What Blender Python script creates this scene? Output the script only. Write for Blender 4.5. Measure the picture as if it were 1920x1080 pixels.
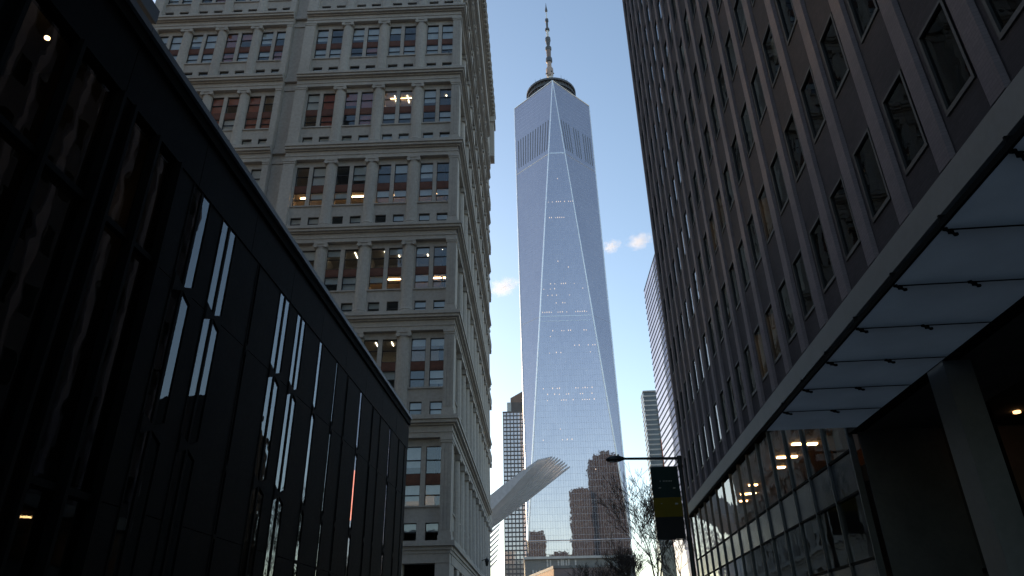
import bpy, math, random
from mathutils import Vector, Matrix
R = math.radians
rnd = random.Random(7)
scene = bpy.context.scene
for o in list(bpy.data.objects): bpy.data.objects.remove(o)

# ------------------------------------------------------------------ camera
PITCH, ROLL, EYE = 0.473622, -0.0205472, 1.6
def cam_axes():
    c, s = math.cos(PITCH), math.sin(PITCH)
    r = Vector((1, 0, 0)); f = Vector((0, c, s)); u = Vector((0, -s, c))
    cr, sr = math.cos(ROLL), math.sin(ROLL)
    return cr * r + sr * u, cr * u - sr * r, f
cr_, cu_, cf_ = cam_axes()
cam = bpy.data.cameras.new('camera'); camo = bpy.data.objects.new('camera', cam)
scene.collection.objects.link(camo); scene.camera = camo
m = Matrix((( cr_.x, cu_.x, -cf_.x, 0), (cr_.y, cu_.y, -cf_.y, 0), (cr_.z, cu_.z, -cf_.z, EYE), (0, 0, 0, 1)))
camo.matrix_world = m
cam.sensor_width = 36.0; cam.lens = 36.0 * 1310.1 / 1920.0
cam.clip_start = 0.1; cam.clip_end = 20000

# ------------------------------------------------------------------ world, sun, exposure
SUN_AZ, SUN_EL = R(-38), R(13.0)          # low sun ahead on the left, hidden behind the stone building
w = bpy.data.worlds.new('World'); scene.world = w; w.use_nodes = True
nt = w.node_tree; nt.nodes.clear()
sky = nt.nodes.new('ShaderNodeTexSky'); sky.sky_type = 'NISHITA'; sky.sun_disc = False
sky.sun_elevation = SUN_EL; sky.sun_rotation = SUN_AZ
sky.altitude = 20; sky.air_density = 1.0; sky.dust_density = 0.7; sky.ozone_density = 0.9
bg = nt.nodes.new('ShaderNodeBackground'); bg.inputs['Strength'].default_value = 0.15
wo = nt.nodes.new('ShaderNodeOutputWorld')
nt.links.new(sky.outputs[0], bg.inputs[0]); nt.links.new(bg.outputs[0], wo.inputs[0])
sl = bpy.data.lights.new('sun', 'SUN'); sl.energy = 2.0; sl.angle = R(0.5); sl.color = (1.0, 0.74, 0.50)
so = bpy.data.objects.new('sun', sl); scene.collection.objects.link(so)
sd = Vector((math.sin(SUN_AZ) * math.cos(SUN_EL), math.cos(SUN_AZ) * math.cos(SUN_EL), math.sin(SUN_EL)))
so.rotation_euler = sd.to_track_quat('Z', 'Y').to_euler()
scene.view_settings.view_transform = 'Standard'; scene.view_settings.look = 'None'
scene.view_settings.exposure = 0.98; scene.view_settings.gamma = 1.0
scene.view_settings.use_curve_mapping = False
scene.render.engine = 'CYCLES'
scene.cycles.max_bounces = 8; scene.cycles.transparent_max_bounces = 12
scene.cycles.sample_clamp_indirect = 3.0; scene.cycles.volume_bounces = 3
try: scene.cycles.use_denoising = True
except Exception: pass

# ------------------------------------------------------------------ helpers
C = scene.collection
class MB:
    def __init__(s): s.v = []; s.f = []; s.uv = None
    def box(s, x0, x1, y0, y1, z0, z1):
        if x0 > x1: x0, x1 = x1, x0
        if y0 > y1: y0, y1 = y1, y0
        if z0 > z1: z0, z1 = z1, z0
        n = len(s.v)
        s.v += [(x0, y0, z0), (x1, y0, z0), (x1, y1, z0), (x0, y1, z0), (x0, y0, z1), (x1, y0, z1), (x1, y1, z1), (x0, y1, z1)]
        s.f += [(n, n+3, n+2, n+1), (n+4, n+5, n+6, n+7), (n, n+1, n+5, n+4), (n+1, n+2, n+6, n+5), (n+2, n+3, n+7, n+6), (n+3, n, n+4, n+7)]
        return s
    def poly(s, pts):
        n = len(s.v); s.v += [tuple(p) for p in pts]; s.f.append(tuple(range(n, n + len(pts)))); return s
    def hull8(s, a, b):                       # a, b: 4-point loops joined as a prism
        n = len(s.v); s.v += [tuple(p) for p in a] + [tuple(p) for p in b]; k = len(a)
        s.f.append(tuple(range(n + k - 1, n - 1, -1))); s.f.append(tuple(range(n + k, n + 2 * k)))
        for i in range(k):
            j = (i + 1) % k; s.f.append((n + i, n + j, n + k + j, n + k + i))
        return s
    def lathe(s, prof, cx=0, cy=0, n=16, axis='z'):
        b = len(s.v)
        for r, z in prof:
            for i in range(n):
                a = 2 * math.pi * i / n
                p = (r * math.cos(a), r * math.sin(a), z)
                if axis == 'y': p = (p[0], p[2], p[1])
                if axis == 'x': p = (p[2], p[0], p[1])
                s.v.append((p[0] + cx, p[1] + cy, p[2]) if axis == 'z' else (p[0], p[1], p[2]))
        for k in range(len(prof) - 1):
            for i in range(n):
                j = (i + 1) % n
                s.f.append((b + k*n + i, b + k*n + j, b + (k+1)*n + j, b + (k+1)*n + i))
        s.f.append(tuple(b + i for i in range(n - 1, -1, -1)))
        s.f.append(tuple(b + (len(prof) - 1) * n + i for i in range(n)))
        return s
    def tube(s, p, q, r0, r1, n=6):
        p = Vector(p); q = Vector(q); d = q - p
        if d.length < 1e-6: return s
        d.normalize(); a = d.cross(Vector((0.31, 0.17, 0.93)));
        if a.length < 1e-3: a = d.cross(Vector((1, 0, 0)))
        a.normalize(); c = d.cross(a); b = len(s.v)
        for P, r in ((p, r0), (q, r1)):
            for i in range(n):
                t = 2 * math.pi * i / n
                s.v.append(tuple(P + a * (r * math.cos(t)) + c * (r * math.sin(t))))
        for i in range(n):
            j = (i + 1) % n; s.f.append((b + i, b + j, b + n + j, b + n + i))
        s.f.append(tuple(b + n + i for i in range(n)))
        s.f.append(tuple(b + i for i in range(n - 1, -1, -1)))
        return s
    def mesh(s, name, mat, smooth=False):
        me = bpy.data.meshes.new(name); me.from_pydata(s.v, [], s.f)
        if mat: me.materials.append(mat)
        if smooth:
            me.polygons.foreach_set('use_smooth', [True] * len(me.polygons))
        me.update(); return me
    def build(s, name, mat, parent=None, loc=(0, 0, 0), smooth=False):
        return inst(name, s.mesh(name, mat, smooth), parent, loc)
def inst(name, me, parent=None, loc=(0, 0, 0), rotz=0.0, scale=None):
    o = bpy.data.objects.new(name, me); C.objects.link(o)
    o.parent = parent; o.location = loc
    if rotz: o.rotation_euler = (0, 0, rotz)
    if scale: o.scale = scale
    return o
def tag(o, label=None, cat=None, group=None, kind=None):
    if label: o['label'] = label
    if cat: o['category'] = cat
    if group: o['group'] = group
    if kind: o['kind'] = kind
    return o
def thing(name, label, cat, a=0.0, u0=0.0, v0=0.0, z=0.0, group=None):
    """Empty at the base of a thing; its local x runs right across the street, y along it."""
    o = bpy.data.objects.new(name, None); C.objects.link(o)
    o.location = (u0 * math.cos(a) + v0 * math.sin(a), -u0 * math.sin(a) + v0 * math.cos(a), z)
    o.rotation_euler = (0, 0, -a); o.empty_display_size = 0.5
    return tag(o, label, cat, group)
def smoothify(o, ang=40):
    me = o.data
    me.polygons.foreach_set('use_smooth', [True] * len(me.polygons))
    try: me.set_sharp_from_angle(angle=R(ang))
    except Exception: pass

# ------------------------------------------------------------------ materials
def new_mat(name):
    mt = bpy.data.materials.new(name); mt.use_nodes = True; mt.node_tree.nodes.clear()
    return mt, mt.node_tree
def N(nt, t, **kw):
    n = nt.nodes.new(t)
    for k, v in kw.items():
        if k.startswith('i_'): n.inputs[k[2:].replace('_', ' ')].default_value = v
        else: setattr(n, k, v)
    return n
def ramp(nt, fac, stops):
    r = nt.nodes.new('ShaderNodeValToRGB'); e = r.color_ramp.elements
    e[0].position, e[0].color = stops[0][0], (*stops[0][1], 1)
    e[1].position, e[1].color = stops[-1][0], (*stops[-1][1], 1)
    for p, c in stops[1:-1]:
        x = e.new(p); x.color = (*c, 1)
    nt.links.new(fac, r.inputs[0]); return r.outputs[0]
def surface(name, c0, c1, rough=0.8, scale=1.0, bump=0.2, bscale=8.0, metallic=0.0, spec=0.4, stretch=None, coat=None):
    """two-tone weathered surface with large stains, streaks and fine grain"""
    mt, nt = new_mat(name); L = nt.links.new
    out = N(nt, 'ShaderNodeOutputMaterial'); p = N(nt, 'ShaderNodeBsdfPrincipled')
    tc = N(nt, 'ShaderNodeTexCoord'); mp = N(nt, 'ShaderNodeMapping')
    geo = N(nt, 'ShaderNodeNewGeometry')
    L(geo.outputs['Position'], mp.inputs[0])
    if stretch: mp.inputs['Scale'].default_value = stretch
    n1 = N(nt, 'ShaderNodeTexNoise', i_Scale=scale, i_Detail=6.0, i_Roughness=0.62); L(mp.outputs[0], n1.inputs['Vector'])
    col = ramp(nt, n1.outputs['Fac'], [(0.3, c0), (0.7, c1)])
    n2 = N(nt, 'ShaderNodeTexNoise', i_Scale=bscale, i_Detail=4.0); L(geo.outputs['Position'], n2.inputs['Vector'])
    mx = N(nt, 'ShaderNodeMixRGB', blend_type='MULTIPLY'); mx.inputs[0].default_value = 0.5
    L(col, mx.inputs[1]); L(ramp(nt, n2.outputs['Fac'], [(0.25, (0.72,) * 3), (0.7, (1.12,) * 3)]), mx.inputs[2])
    L(mx.outputs[0], p.inputs['Base Color'])
    rr = N(nt, 'ShaderNodeMapRange'); rr.inputs['To Min'].default_value = max(0.02, rough - 0.12); rr.inputs['To Max'].default_value = min(1, rough + 0.12)
    L(n2.outputs['Fac'], rr.inputs['Value']); L(rr.outputs[0], p.inputs['Roughness'])
    p.inputs['Metallic'].default_value = metallic; p.inputs['Specular IOR Level'].default_value = spec
    b = N(nt, 'ShaderNodeBump'); b.inputs['Strength'].default_value = bump; b.inputs['Distance'].default_value = 0.03
    L(n2.outputs['Fac'], b.inputs['Height']); L(b.outputs[0], p.inputs['Normal'])
    L(p.outputs[0], out.inputs[0]); return mt
def glass(name, tint=(0.75, 0.8, 0.8), ior=1.55, boost=1.0, wave=0.02, rough=0.01, minr=0.0):
    """window pane: see-through, mirror reflection that rises towards grazing angles, slightly wavy"""
    mt, nt = new_mat(name); L = nt.links.new
    out = N(nt, 'ShaderNodeOutputMaterial'); tr = N(nt, 'ShaderNodeBsdfTransparent'); tr.inputs[0].default_value = (*tint, 1)
    gl = N(nt, 'ShaderNodeBsdfGlossy'); gl.inputs['Roughness'].default_value = rough; gl.inputs[0].default_value = (0.92, 0.95, 0.97, 1)
    fr = N(nt, 'ShaderNodeFresnel'); fr.inputs['IOR'].default_value = ior
    mu = N(nt, 'ShaderNodeMath', operation='MULTIPLY_ADD'); mu.inputs[1].default_value = boost; mu.inputs[2].default_value = minr; mu.use_clamp = True
    L(fr.outputs[0], mu.inputs[0])
    geo = N(nt, 'ShaderNodeNewGeometry'); n1 = N(nt, 'ShaderNodeTexNoise', i_Scale=0.9, i_Detail=2.0); L(geo.outputs['Position'], n1.inputs['Vector'])
    inv = N(nt, 'ShaderNodeMath', operation='SUBTRACT'); inv.inputs[0].default_value = 1.0; L(geo.outputs['Backfacing'], inv.inputs[1])
    mk = N(nt, 'ShaderNodeMath', operation='MULTIPLY'); L(mu.outputs[0], mk.inputs[0]); L(inv.outputs[0], mk.inputs[1]); mu = mk
    b = N(nt, 'ShaderNodeBump'); b.inputs['Strength'].default_value = 1.0; b.inputs['Distance'].default_value = wave
    L(n1.outputs['Fac'], b.inputs['Height']); L(b.outputs[0], gl.inputs['Normal'])
    mx = N(nt, 'ShaderNodeMixShader'); L(mu.outputs[0], mx.inputs[0]); L(tr.outputs[0], mx.inputs[1]); L(gl.outputs[0], mx.inputs[2])
    L(mx.outputs[0], out.inputs[0]); return mt
def emit(name, col, st):
    mt, nt = new_mat(name); out = N(nt, 'ShaderNodeOutputMaterial'); e = N(nt, 'ShaderNodeEmission')
    e.inputs[0].default_value = (*col, 1); e.inputs[1].default_value = st; nt.links.new(e.outputs[0], out.inputs[0]); return mt
def curtain(name, body, mull, cw, rh, refl=0.55, lw=0.10, wave=0.05, rough=0.03, tone=0.15):
    """reflective curtain wall: UV in metres, thin joints between panels, every panel a little out of plane"""
    mt, nt = new_mat(name); L = nt.links.new
    out = N(nt, 'ShaderNodeOutputMaterial'); uv = N(nt, 'ShaderNodeUVMap')
    br = N(nt, 'ShaderNodeTexBrick', offset=0.0, squash=1.0)
    br.inputs['Scale'].default_value = 1.0; br.inputs['Mortar Size'].default_value = lw; br.inputs['Mortar Smooth'].default_value = 0.2
    br.inputs['Brick Width'].default_value = cw; br.inputs['Row Height'].default_value = rh
    br.inputs['Color1'].default_value = (0, 0, 0, 1); br.inputs['Color2'].default_value = (1, 1, 1, 1); br.inputs['Mortar'].default_value = (0.5, 0.5, 0.5, 1)
    L(uv.outputs[0], br.inputs['Vector'])
    p = N(nt, 'ShaderNodeBsdfPrincipled'); p.inputs['Base Color'].default_value = (*body, 1); p.inputs['Roughness'].default_value = 0.5
    gl = N(nt, 'ShaderNodeBsdfGlossy'); gl.inputs['Roughness'].default_value = rough
    # panel tone varies between panes and floors
    n0 = N(nt, 'ShaderNodeTexNoise', i_Scale=0.02, i_Detail=3.0); L(uv.outputs[0], n0.inputs['Vector'])
    tone_c = N(nt, 'ShaderNodeMixRGB'); tone_c.inputs[1].default_value = (0.64, 0.585, 0.64, 1); tone_c.inputs[2].default_value = (0.86, 0.76, 0.78, 1)
    fb = N(nt, 'ShaderNodeMath', operation='MULTIPLY_ADD'); fb.inputs[1].default_value = tone; L(br.outputs['Color'], fb.inputs[0])
    fa = N(nt, 'ShaderNodeMath', operation='MULTIPLY'); fa.inputs[1].default_value = 0.9; L(n0.outputs['Fac'], fa.inputs[0]); L(fa.outputs[0], fb.inputs[2])
    L(fb.outputs[0], tone_c.inputs[0]); L(tone_c.outputs[0], gl.inputs[0])
    n1 = N(nt, 'ShaderNodeTexNoise', i_Scale=0.22, i_Detail=2.0); L(uv.outputs[0], n1.inputs['Vector'])
    ad = N(nt, 'ShaderNodeMath', operation='MULTIPLY_ADD'); ad.inputs[1].default_value = 0.25
    L(br.outputs['Color'], ad.inputs[0]); L(n1.outputs['Fac'], ad.inputs[2])
    b = N(nt, 'ShaderNodeBump'); b.inputs['Strength'].default_value = 1.0; b.inputs['Distance'].default_value = wave
    L(n1.outputs['Fac'], b.inputs['Height']); L(b.outputs[0], gl.inputs['Normal'])
    mx = N(nt, 'ShaderNodeMixShader'); mx.inputs[0].default_value = refl; L(p.outputs[0], mx.inputs[1]); L(gl.outputs[0], mx.inputs[2])
    pm = N(nt, 'ShaderNodeBsdfPrincipled'); pm.inputs['Base Color'].default_value = (*mull, 1); pm.inputs['Roughness'].default_value = 0.45; pm.inputs['Metallic'].default_value = 0.6
    m2 = N(nt, 'ShaderNodeMixShader'); L(br.outputs['Fac'], m2.inputs[0]); L(mx.outputs[0], m2.inputs[1]); L(pm.outputs[0], m2.inputs[2])
    L(m2.outputs[0], out.inputs[0]); return mt
def brick_mat(name, c1, c2, mortar):
    mt, nt = new_mat(name); L = nt.links.new
    out = N(nt, 'ShaderNodeOutputMaterial'); p = N(nt, 'ShaderNodeBsdfPrincipled'); tc = N(nt, 'ShaderNodeTexCoord')
    sx = N(nt, 'ShaderNodeSeparateXYZ'); cb = N(nt, 'ShaderNodeCombineXYZ'); L(tc.outputs['Object'], sx.inputs[0])
    ad = N(nt, 'ShaderNodeMath', operation='ADD'); L(sx.outputs[0], ad.inputs[0]); L(sx.outputs[1], ad.inputs[1])
    L(ad.outputs[0], cb.inputs[0]); L(sx.outputs[2], cb.inputs[1])
    br = N(nt, 'ShaderNodeTexBrick'); br.inputs['Scale'].default_value = 1.0; br.inputs['Brick Width'].default_value = 0.21; br.inputs['Row Height'].default_value = 0.075
    br.inputs['Mortar Size'].default_value = 0.008; br.inputs['Color1'].default_value = (*c1, 1); br.inputs['Color2'].default_value = (*c2, 1); br.inputs['Mortar'].default_value = (*mortar, 1)
    L(cb.outputs[0], br.inputs['Vector'])
    n1 = N(nt, 'ShaderNodeTexNoise', i_Scale=0.35, i_Detail=6.0, i_Roughness=0.65); L(tc.outputs['Object'], n1.inputs['Vector'])
    mx = N(nt, 'ShaderNodeMixRGB', blend_type='MULTIPLY'); mx.inputs[0].default_value = 1.0
    L(br.outputs['Color'], mx.inputs[1]); L(ramp(nt, n1.outputs['Fac'], [(0.3, (0.72, 0.72, 0.74)), (0.7, (1.15, 1.1, 1.1))]), mx.inputs[2])
    L(mx.outputs[0], p.inputs['Base Color']); p.inputs['Roughness'].default_value = 0.82; p.inputs['Specular IOR Level'].default_value = 0.3
    b = N(nt, 'ShaderNodeBump'); b.inputs['Strength'].default_value = 0.5; b.inputs['Distance'].default_value = 0.01; b.invert = True
    L(br.outputs['Fac'], b.inputs['Height']); L(b.outputs[0], p.inputs['Normal'])
    L(p.outputs[0], out.inputs[0]); return mt

M = {}
M['limestone'] = surface('limestone', (0.375, 0.338, 0.302), (0.47, 0.427, 0.385), 0.85, 0.25, 0.35, 3.0, stretch=(1, 1, 0.35))
M['bronze'] = surface('bronze_spandrel', (0.10, 0.035, 0.022), (0.17, 0.065, 0.035), 0.6, 1.2, 0.1, 12.0)
M['sash'] = surface('dark_sash', (0.02, 0.018, 0.018), (0.035, 0.03, 0.03), 0.6, 2.0, 0.1, 12.0)
M['pane'] = glass('window_pane', (0.85, 0.88, 0.88), 1.6, 1.7, 0.006)
M['blind'] = surface('roller_blind', (0.46, 0.47, 0.47), (0.60, 0.60, 0.58), 0.9, 0.8, 0.05, 20.0)
M['red_blind'] = surface('red_blind', (0.30, 0.075, 0.05), (0.40, 0.12, 0.08), 0.9, 0.8, 0.05, 20.0)
M['room'] = surface('room_wall', (0.36, 0.32, 0.26), (0.46, 0.41, 0.34), 0.9, 0.6, 0.02, 6.0)
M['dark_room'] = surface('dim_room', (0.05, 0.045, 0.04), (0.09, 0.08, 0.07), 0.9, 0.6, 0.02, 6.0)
M['tube'] = emit('fluorescent_tube', (1.0, 0.86, 0.62), 5.0)
M['warm'] = emit('warm_lamp', (1.0, 0.58, 0.24), 14.0)
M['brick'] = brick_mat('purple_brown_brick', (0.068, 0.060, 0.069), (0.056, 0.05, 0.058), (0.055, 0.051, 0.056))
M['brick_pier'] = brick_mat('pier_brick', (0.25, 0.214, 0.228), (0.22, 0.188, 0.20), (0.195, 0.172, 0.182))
M['steel'] = surface('painted_steel', (0.055, 0.06, 0.062), (0.085, 0.09, 0.092), 0.5, 1.5, 0.08, 10.0, spec=0.5)
M['dark_frame'] = surface('dark_window_frame', (0.03, 0.03, 0.032), (0.05, 0.05, 0.052), 0.5, 1.5, 0.08, 10.0)
M['fascia'] = surface('grey_fascia', (0.125, 0.135, 0.138), (0.16, 0.172, 0.176), 0.5, 0.7, 0.05, 6.0, spec=0.5)
M['soffit'] = surface('frosted_soffit_panel', (0.52, 0.60, 0.62), (0.60, 0.67, 0.69), 0.4, 0.5, 0.03, 5.0, spec=0.5)
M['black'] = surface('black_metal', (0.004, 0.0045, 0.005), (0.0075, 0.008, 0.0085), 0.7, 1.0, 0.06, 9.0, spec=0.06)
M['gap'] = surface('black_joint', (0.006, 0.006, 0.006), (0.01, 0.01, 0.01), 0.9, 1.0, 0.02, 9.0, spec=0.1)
M['coping'] = surface('roof_coping', (0.11, 0.12, 0.13), (0.16, 0.17, 0.18), 0.5, 0.9, 0.05, 6.0)
M['shop_glass'] = glass('shopfront_glass', (0.80, 0.82, 0.82), 1.5, 0.9, 0.005)
M['dark_glass'] = glass('dark_facade_glass', (0.40, 0.43, 0.43), 1.55, 1.35, 0.004)
M['brick_pane'] = glass('brick_building_pane', (0.38, 0.40, 0.40), 1.45, 0.75, 0.004)
M['spandrel_glass'] = surface('grey_spandrel_glass', (0.05, 0.06, 0.07), (0.07, 0.08, 0.09), 0.18, 0.6, 0.02, 4.0, spec=0.7)
def translucent(name, c, fac, rough=0.5):
    mt, nt = new_mat(name); L = nt.links.new
    out = N(nt, 'ShaderNodeOutputMaterial'); p = N(nt, 'ShaderNodeBsdfPrincipled'); t = N(nt, 'ShaderNodeBsdfTranslucent'); mx = N(nt, 'ShaderNodeMixShader')
    geo = N(nt, 'ShaderNodeNewGeometry'); n1 = N(nt, 'ShaderNodeTexNoise', i_Scale=1.3, i_Detail=5.0); L(geo.outputs['Position'], n1.inputs['Vector'])
    col = ramp(nt, n1.outputs['Fac'], [(0.3, tuple(x * .85 for x in c)), (0.7, c)])
    L(col, p.inputs['Base Color']); L(col, t.inputs[0]); p.inputs['Roughness'].default_value = rough; mx.inputs[0].default_value = fac
    L(p.outputs[0], mx.inputs[1]); L(t.outputs[0], mx.inputs[2]); L(mx.outputs[0], out.inputs[0]); return mt
M['soffit'] = translucent('frosted_canopy_glass', (0.56, 0.57, 0.56), 0.34, 0.5)
M['asphalt'] = surface('asphalt', (0.04, 0.04, 0.042), (0.065, 0.063, 0.06), 0.9, 0.4, 0.4, 30.0)
M['concrete'] = surface('pavement_concrete', (0.25, 0.245, 0.235), (0.34, 0.33, 0.315), 0.9, 0.5, 0.25, 14.0)
M['paint'] = surface('road_paint', (0.6, 0.6, 0.58), (0.75, 0.75, 0.73), 0.8, 1.5, 0.1, 14.0)
M['earth'] = surface('city_ground', (0.13, 0.125, 0.12), (0.2, 0.19, 0.18), 0.95, 0.05, 0.2, 2.0)

# ------------------------------------------------------------------ ground, road, pavements
A_R, A_L, A_S = 0.0767469, 0.0561115, 0.0261682     # street directions of the three street walls
MB().box(-4000, 4000, -4000, 6000, -1.0, 0.0).build('ground', M['earth']); tag(bpy.data.objects['ground'], kind='structure')
o = MB().box(-5.2, 4.2, -40, 190, 0.0, 0.008).build('road', M['asphalt'], None); o.rotation_euler = (0, 0, -0.045); tag(o, kind='structure')
o = MB().box(-260, 260, 47.5, 66, 0.0, 0.013).build('avenue', M['asphalt'], None); o.rotation_euler = (0, 0, -0.035); tag(o, kind='structure')
for nm, x0, x1 in (('pavement_left', -12.0, -5.2), ('pavement_right', 4.2, 11.0)):
    o = MB().box(x0, x1, -40, 46.5, 0.0, 0.14).build(nm, M['concrete']); o.rotation_euler = (0, 0, -0.045); tag(o, kind='structure')
o = MB().box(-0.55, -0.43, -40, 44, 0.012, 0.0125).build('lane_marking', M['paint']); o.rotation_euler = (0, 0, -0.045); tag(o, kind='structure')
o = MB()
for k in range(12): o.box(-4.8 + k * 0.75, -4.35 + k * 0.75, 43.2, 46.2, 0.012, 0.0125)
o = o.build('crossing_marking', M['paint']); o.rotation_euler = (0, 0, -0.045); tag(o, kind='structure')

# ================================================================== RIGHT: brown brick office building
UF, VU = 7.2, 7.2                                   # facade offset and unit length
def build_right():
    a = A_R
    V0 = 20.0
    root = thing('brick_office_building', 'dark purple brown brick office block with projecting piers on the right of the street', 'building', a, UF, V0)
    def loc(u, v, z=0): return (u - UF, v - V0, z)
    zb, zt_band = EYE + .963 * VU, EYE + 1.058 * VU
    K = range(-5, 18); v_end = 6.32 * VU; v_start = (1.823 + .2505 * -5 - .08) * VU
    st = .5125 * VU; z_s0 = EYE + 1.167 * VU; wh = .27 * VU; wn, wf = 1.823 * VU, 1.962 * VU; pit = .2505 * VU
    NST = 14; ztop = z_s0 + NST * st + 1.0
    def nst(k): return NST if k >= 3 else 7
    # wall: strips between the windows and spandrels, butted
    mb = MB(); t = 0.35
    prev = v_start
    for k in K:
        n0, f0 = wn + k * pit, wf + k * pit
        mb.box(UF, UF + t, prev - V0, n0 - V0, zt_band, ztop)
        z = zt_band
        for j in range(nst(k)):
            zs = z_s0 + j * st
            mb.box(UF, UF + t, n0 - V0, f0 - V0, z, zs); z = zs + wh
        mb.box(UF, UF + t, n0 - V0, f0 - V0, z, ztop); prev = f0
    mb.box(UF, UF + t, prev - V0, v_end - V0, zt_band, ztop)
    mb.box(UF + t, UF + 24, v_end - V0 - .4, v_end - V0, zt_band, ztop)          # far end wall
    mb.box(UF + t, UF + 24, v_start - V0, v_start - V0 + .4, zt_band, ztop)
    mb.box(UF + t, UF + 24, v_start - V0 + .4, v_end - V0 - .4, ztop - .4, ztop)  # roof
    mb.v = [(x - UF, y, z) for x, y, z in mb.v]
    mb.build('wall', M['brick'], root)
    # piers
    pm = MB(); pw = .068 * VU
    pm.hull8([(-.10, 0.03, 0), (0, 0, 0), (0, pw, 0), (-.10, pw - .03, 0)], [(-.10, 0.03, ztop - zt_band), (0, 0, ztop - zt_band), (0, pw, ztop - zt_band), (-.10, pw - .03, ztop - zt_band)])
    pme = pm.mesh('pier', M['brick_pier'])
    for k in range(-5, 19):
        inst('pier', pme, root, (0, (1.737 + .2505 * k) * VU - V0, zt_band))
    # windows
    ww = wf - wn; fr = 0.065
    wm = MB(); d0, d1 = -.035, .16
    wm.box(d0, d1, 0, fr, 0, wh).box(d0, d1, ww - fr, ww, 0, wh).box(d0, d1, fr, ww - fr, 0, fr + .03).box(d0, d1, fr, ww - fr, wh - fr, wh)
    wme = wm.mesh('window', M['dark_frame'])
    pme = MB().poly([(.02, ww - fr, fr), (.02, fr, fr), (.02, fr, wh - fr), (.02, ww - fr, wh - fr)]).mesh('pane', M['brick_pane'])
    bm = {}
    for q in (3, 5, 8):
        hh = (wh - 2 * fr) * q / 10
        bm[q] = MB().box(.2, .22, fr, ww - fr, wh - fr - hh, wh - fr).mesh('blind', M['blind'])
    for k in K:
        for j in range(nst(k)):
            wo = inst('window', wme, root, (0, wn + k * pit - V0, z_s0 + j * st))
            inst('pane', pme, wo)
            if rnd.random() < 0.10: inst('blind', bm[rnd.choice((3, 3, 5))], wo)
    # floors and back wall inside
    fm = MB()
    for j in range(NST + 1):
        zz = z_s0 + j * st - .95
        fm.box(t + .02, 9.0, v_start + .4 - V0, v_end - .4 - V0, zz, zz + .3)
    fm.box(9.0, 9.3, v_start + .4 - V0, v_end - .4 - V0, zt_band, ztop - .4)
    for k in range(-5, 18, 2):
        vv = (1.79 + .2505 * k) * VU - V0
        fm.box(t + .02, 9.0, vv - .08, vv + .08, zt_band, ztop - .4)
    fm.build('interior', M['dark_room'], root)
    tm = MB().box(0, .18, -.6, .6, -.05, 0).mesh('ceiling_light', M['tube'])
    tmw = MB().box(0, .5, -.35, .35, -.3, 0).mesh('ceiling_light', M['warm'])
    for (k, j, kind, du, dv) in ((5, 0, 0, 2.0, .3), (5, 0, 1, 1.0, .4), (4, 1, 1, .8, .3), (7, 2, 1, .9, .5), (1, 1, 0, 2.2, .6), (9, 4, 0, 1.8, .5), (12, 3, 1, .8, .4)):
        inst('ceiling_light', tmw if kind else tm, root, (t + du, wn + k * pit + dv - V0, z_s0 + j * st + st - .96))
    # fascia band under the brick with its dark joint lines
    fb = MB().box(-.14, t, v_start - V0, v_end - V0, zb, zt_band - .07)
    fb.build('fascia', M['fascia'], root)
    MB().box(-.08, t, v_start - V0, v_end - V0 - .02, zt_band - .07, zt_band).build('shadow_joint', M['gap'], root)
    v1 = 2.585 * VU                                    # the glazed front starts here, nearer lies the entrance
    MB().box(-.10, .30, v1 - V0, v_end - V0 - .05, zb - .10, zb).build('drip_joint', M['gap'], root)
    # entrance canopy: frosted panels on point fixings, hung out over the pavement
    zc = EYE + .653 * VU; c_out = .688 * VU - UF; c_in = -.02; vc1 = 2.47 * VU
    js = [(1.675 + .3275 * i) / 1.475 * VU for i in range(-4, 6)] + [vc1]
    for i in range(len(js) - 1):
        MB().poly([(c_out, js[i] + .018 - V0, zc), (c_out, js[i + 1] - .018 - V0, zc), (c_in, js[i + 1] - .018 - V0, zc), (c_in, js[i] + .018 - V0, zc)]).build('canopy_panel', M['soffit'], root)
    MB().box(c_out - .05, c_out - .005, js[0] - V0, vc1 + .01 - V0, zc - .03, zc + .05).build('canopy_edge', M['gap'], root)
    sm = MB(); sm.box(-.03, .03, -.022, .022, -.05, .10); sm.tube((-.10, -.075, -.03), (.10, .075, -.03), .02, .02, 6)
    for sx in (-1, 1): sm.lathe([(.032, -.04), (.032, -.012)], .10 * sx, .075 * sx, 8)
    sme = sm.mesh('point_fixing', M['black'])
    rib = MB().box(c_out + .03, c_in, -.016, .016, -.005, .22).mesh('canopy_rib', M['black'])
    for jv in js[1:-1]:
        inst('canopy_rib', rib, root, (0, jv - V0, zc + .0))
        for uu in (.705, .853): inst('point_fixing', sme, root, (uu * VU - UF, jv - V0, zc - .01))
    # glazed front below the band
    zs = [0.15, 1.9, 3.35, 4.92, 5.96, zb - .10]
    vs = [v1 + pit * i for i in range(16)]; vs[-1] = min(vs[-1], v_end - .1); vs = [v for v in vs if v <= v_end - .05]
    if v_end - .08 - vs[-1] > .5: vs.append(v_end - .08)
    for r in range(5):
        for c in range(len(vs) - 1):
            mt = M['spandrel_glass'] if r in (1, 3) else M['shop_glass']
            MB().box(.06, .085, vs[c] + .03 - V0, vs[c + 1] - .03 - V0, zs[r] + .03, zs[r + 1] - .03).build('glass_panel', mt, root)
    mm = MB().box(.0, .16, -.028, .028, 0.15, zb - .1).mesh('mullion', M['steel'])
    for v in vs: inst('mullion', mm, root, (0, v - V0, 0))
    for z in zs[1:-1]: MB().box(.02, .15, vs[0] + .03 - V0, vs[-1] - .03 - V0, z - .03, z + .03).build('transom', M['black'], root)
    rm = MB().box(.35, 8, vs[0] - V0, v_end - .5 - V0, 5.2, 5.6).box(.36, 8, v1 - V0, v_end - .5 - V0, zb + .02, zb + .2)
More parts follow.
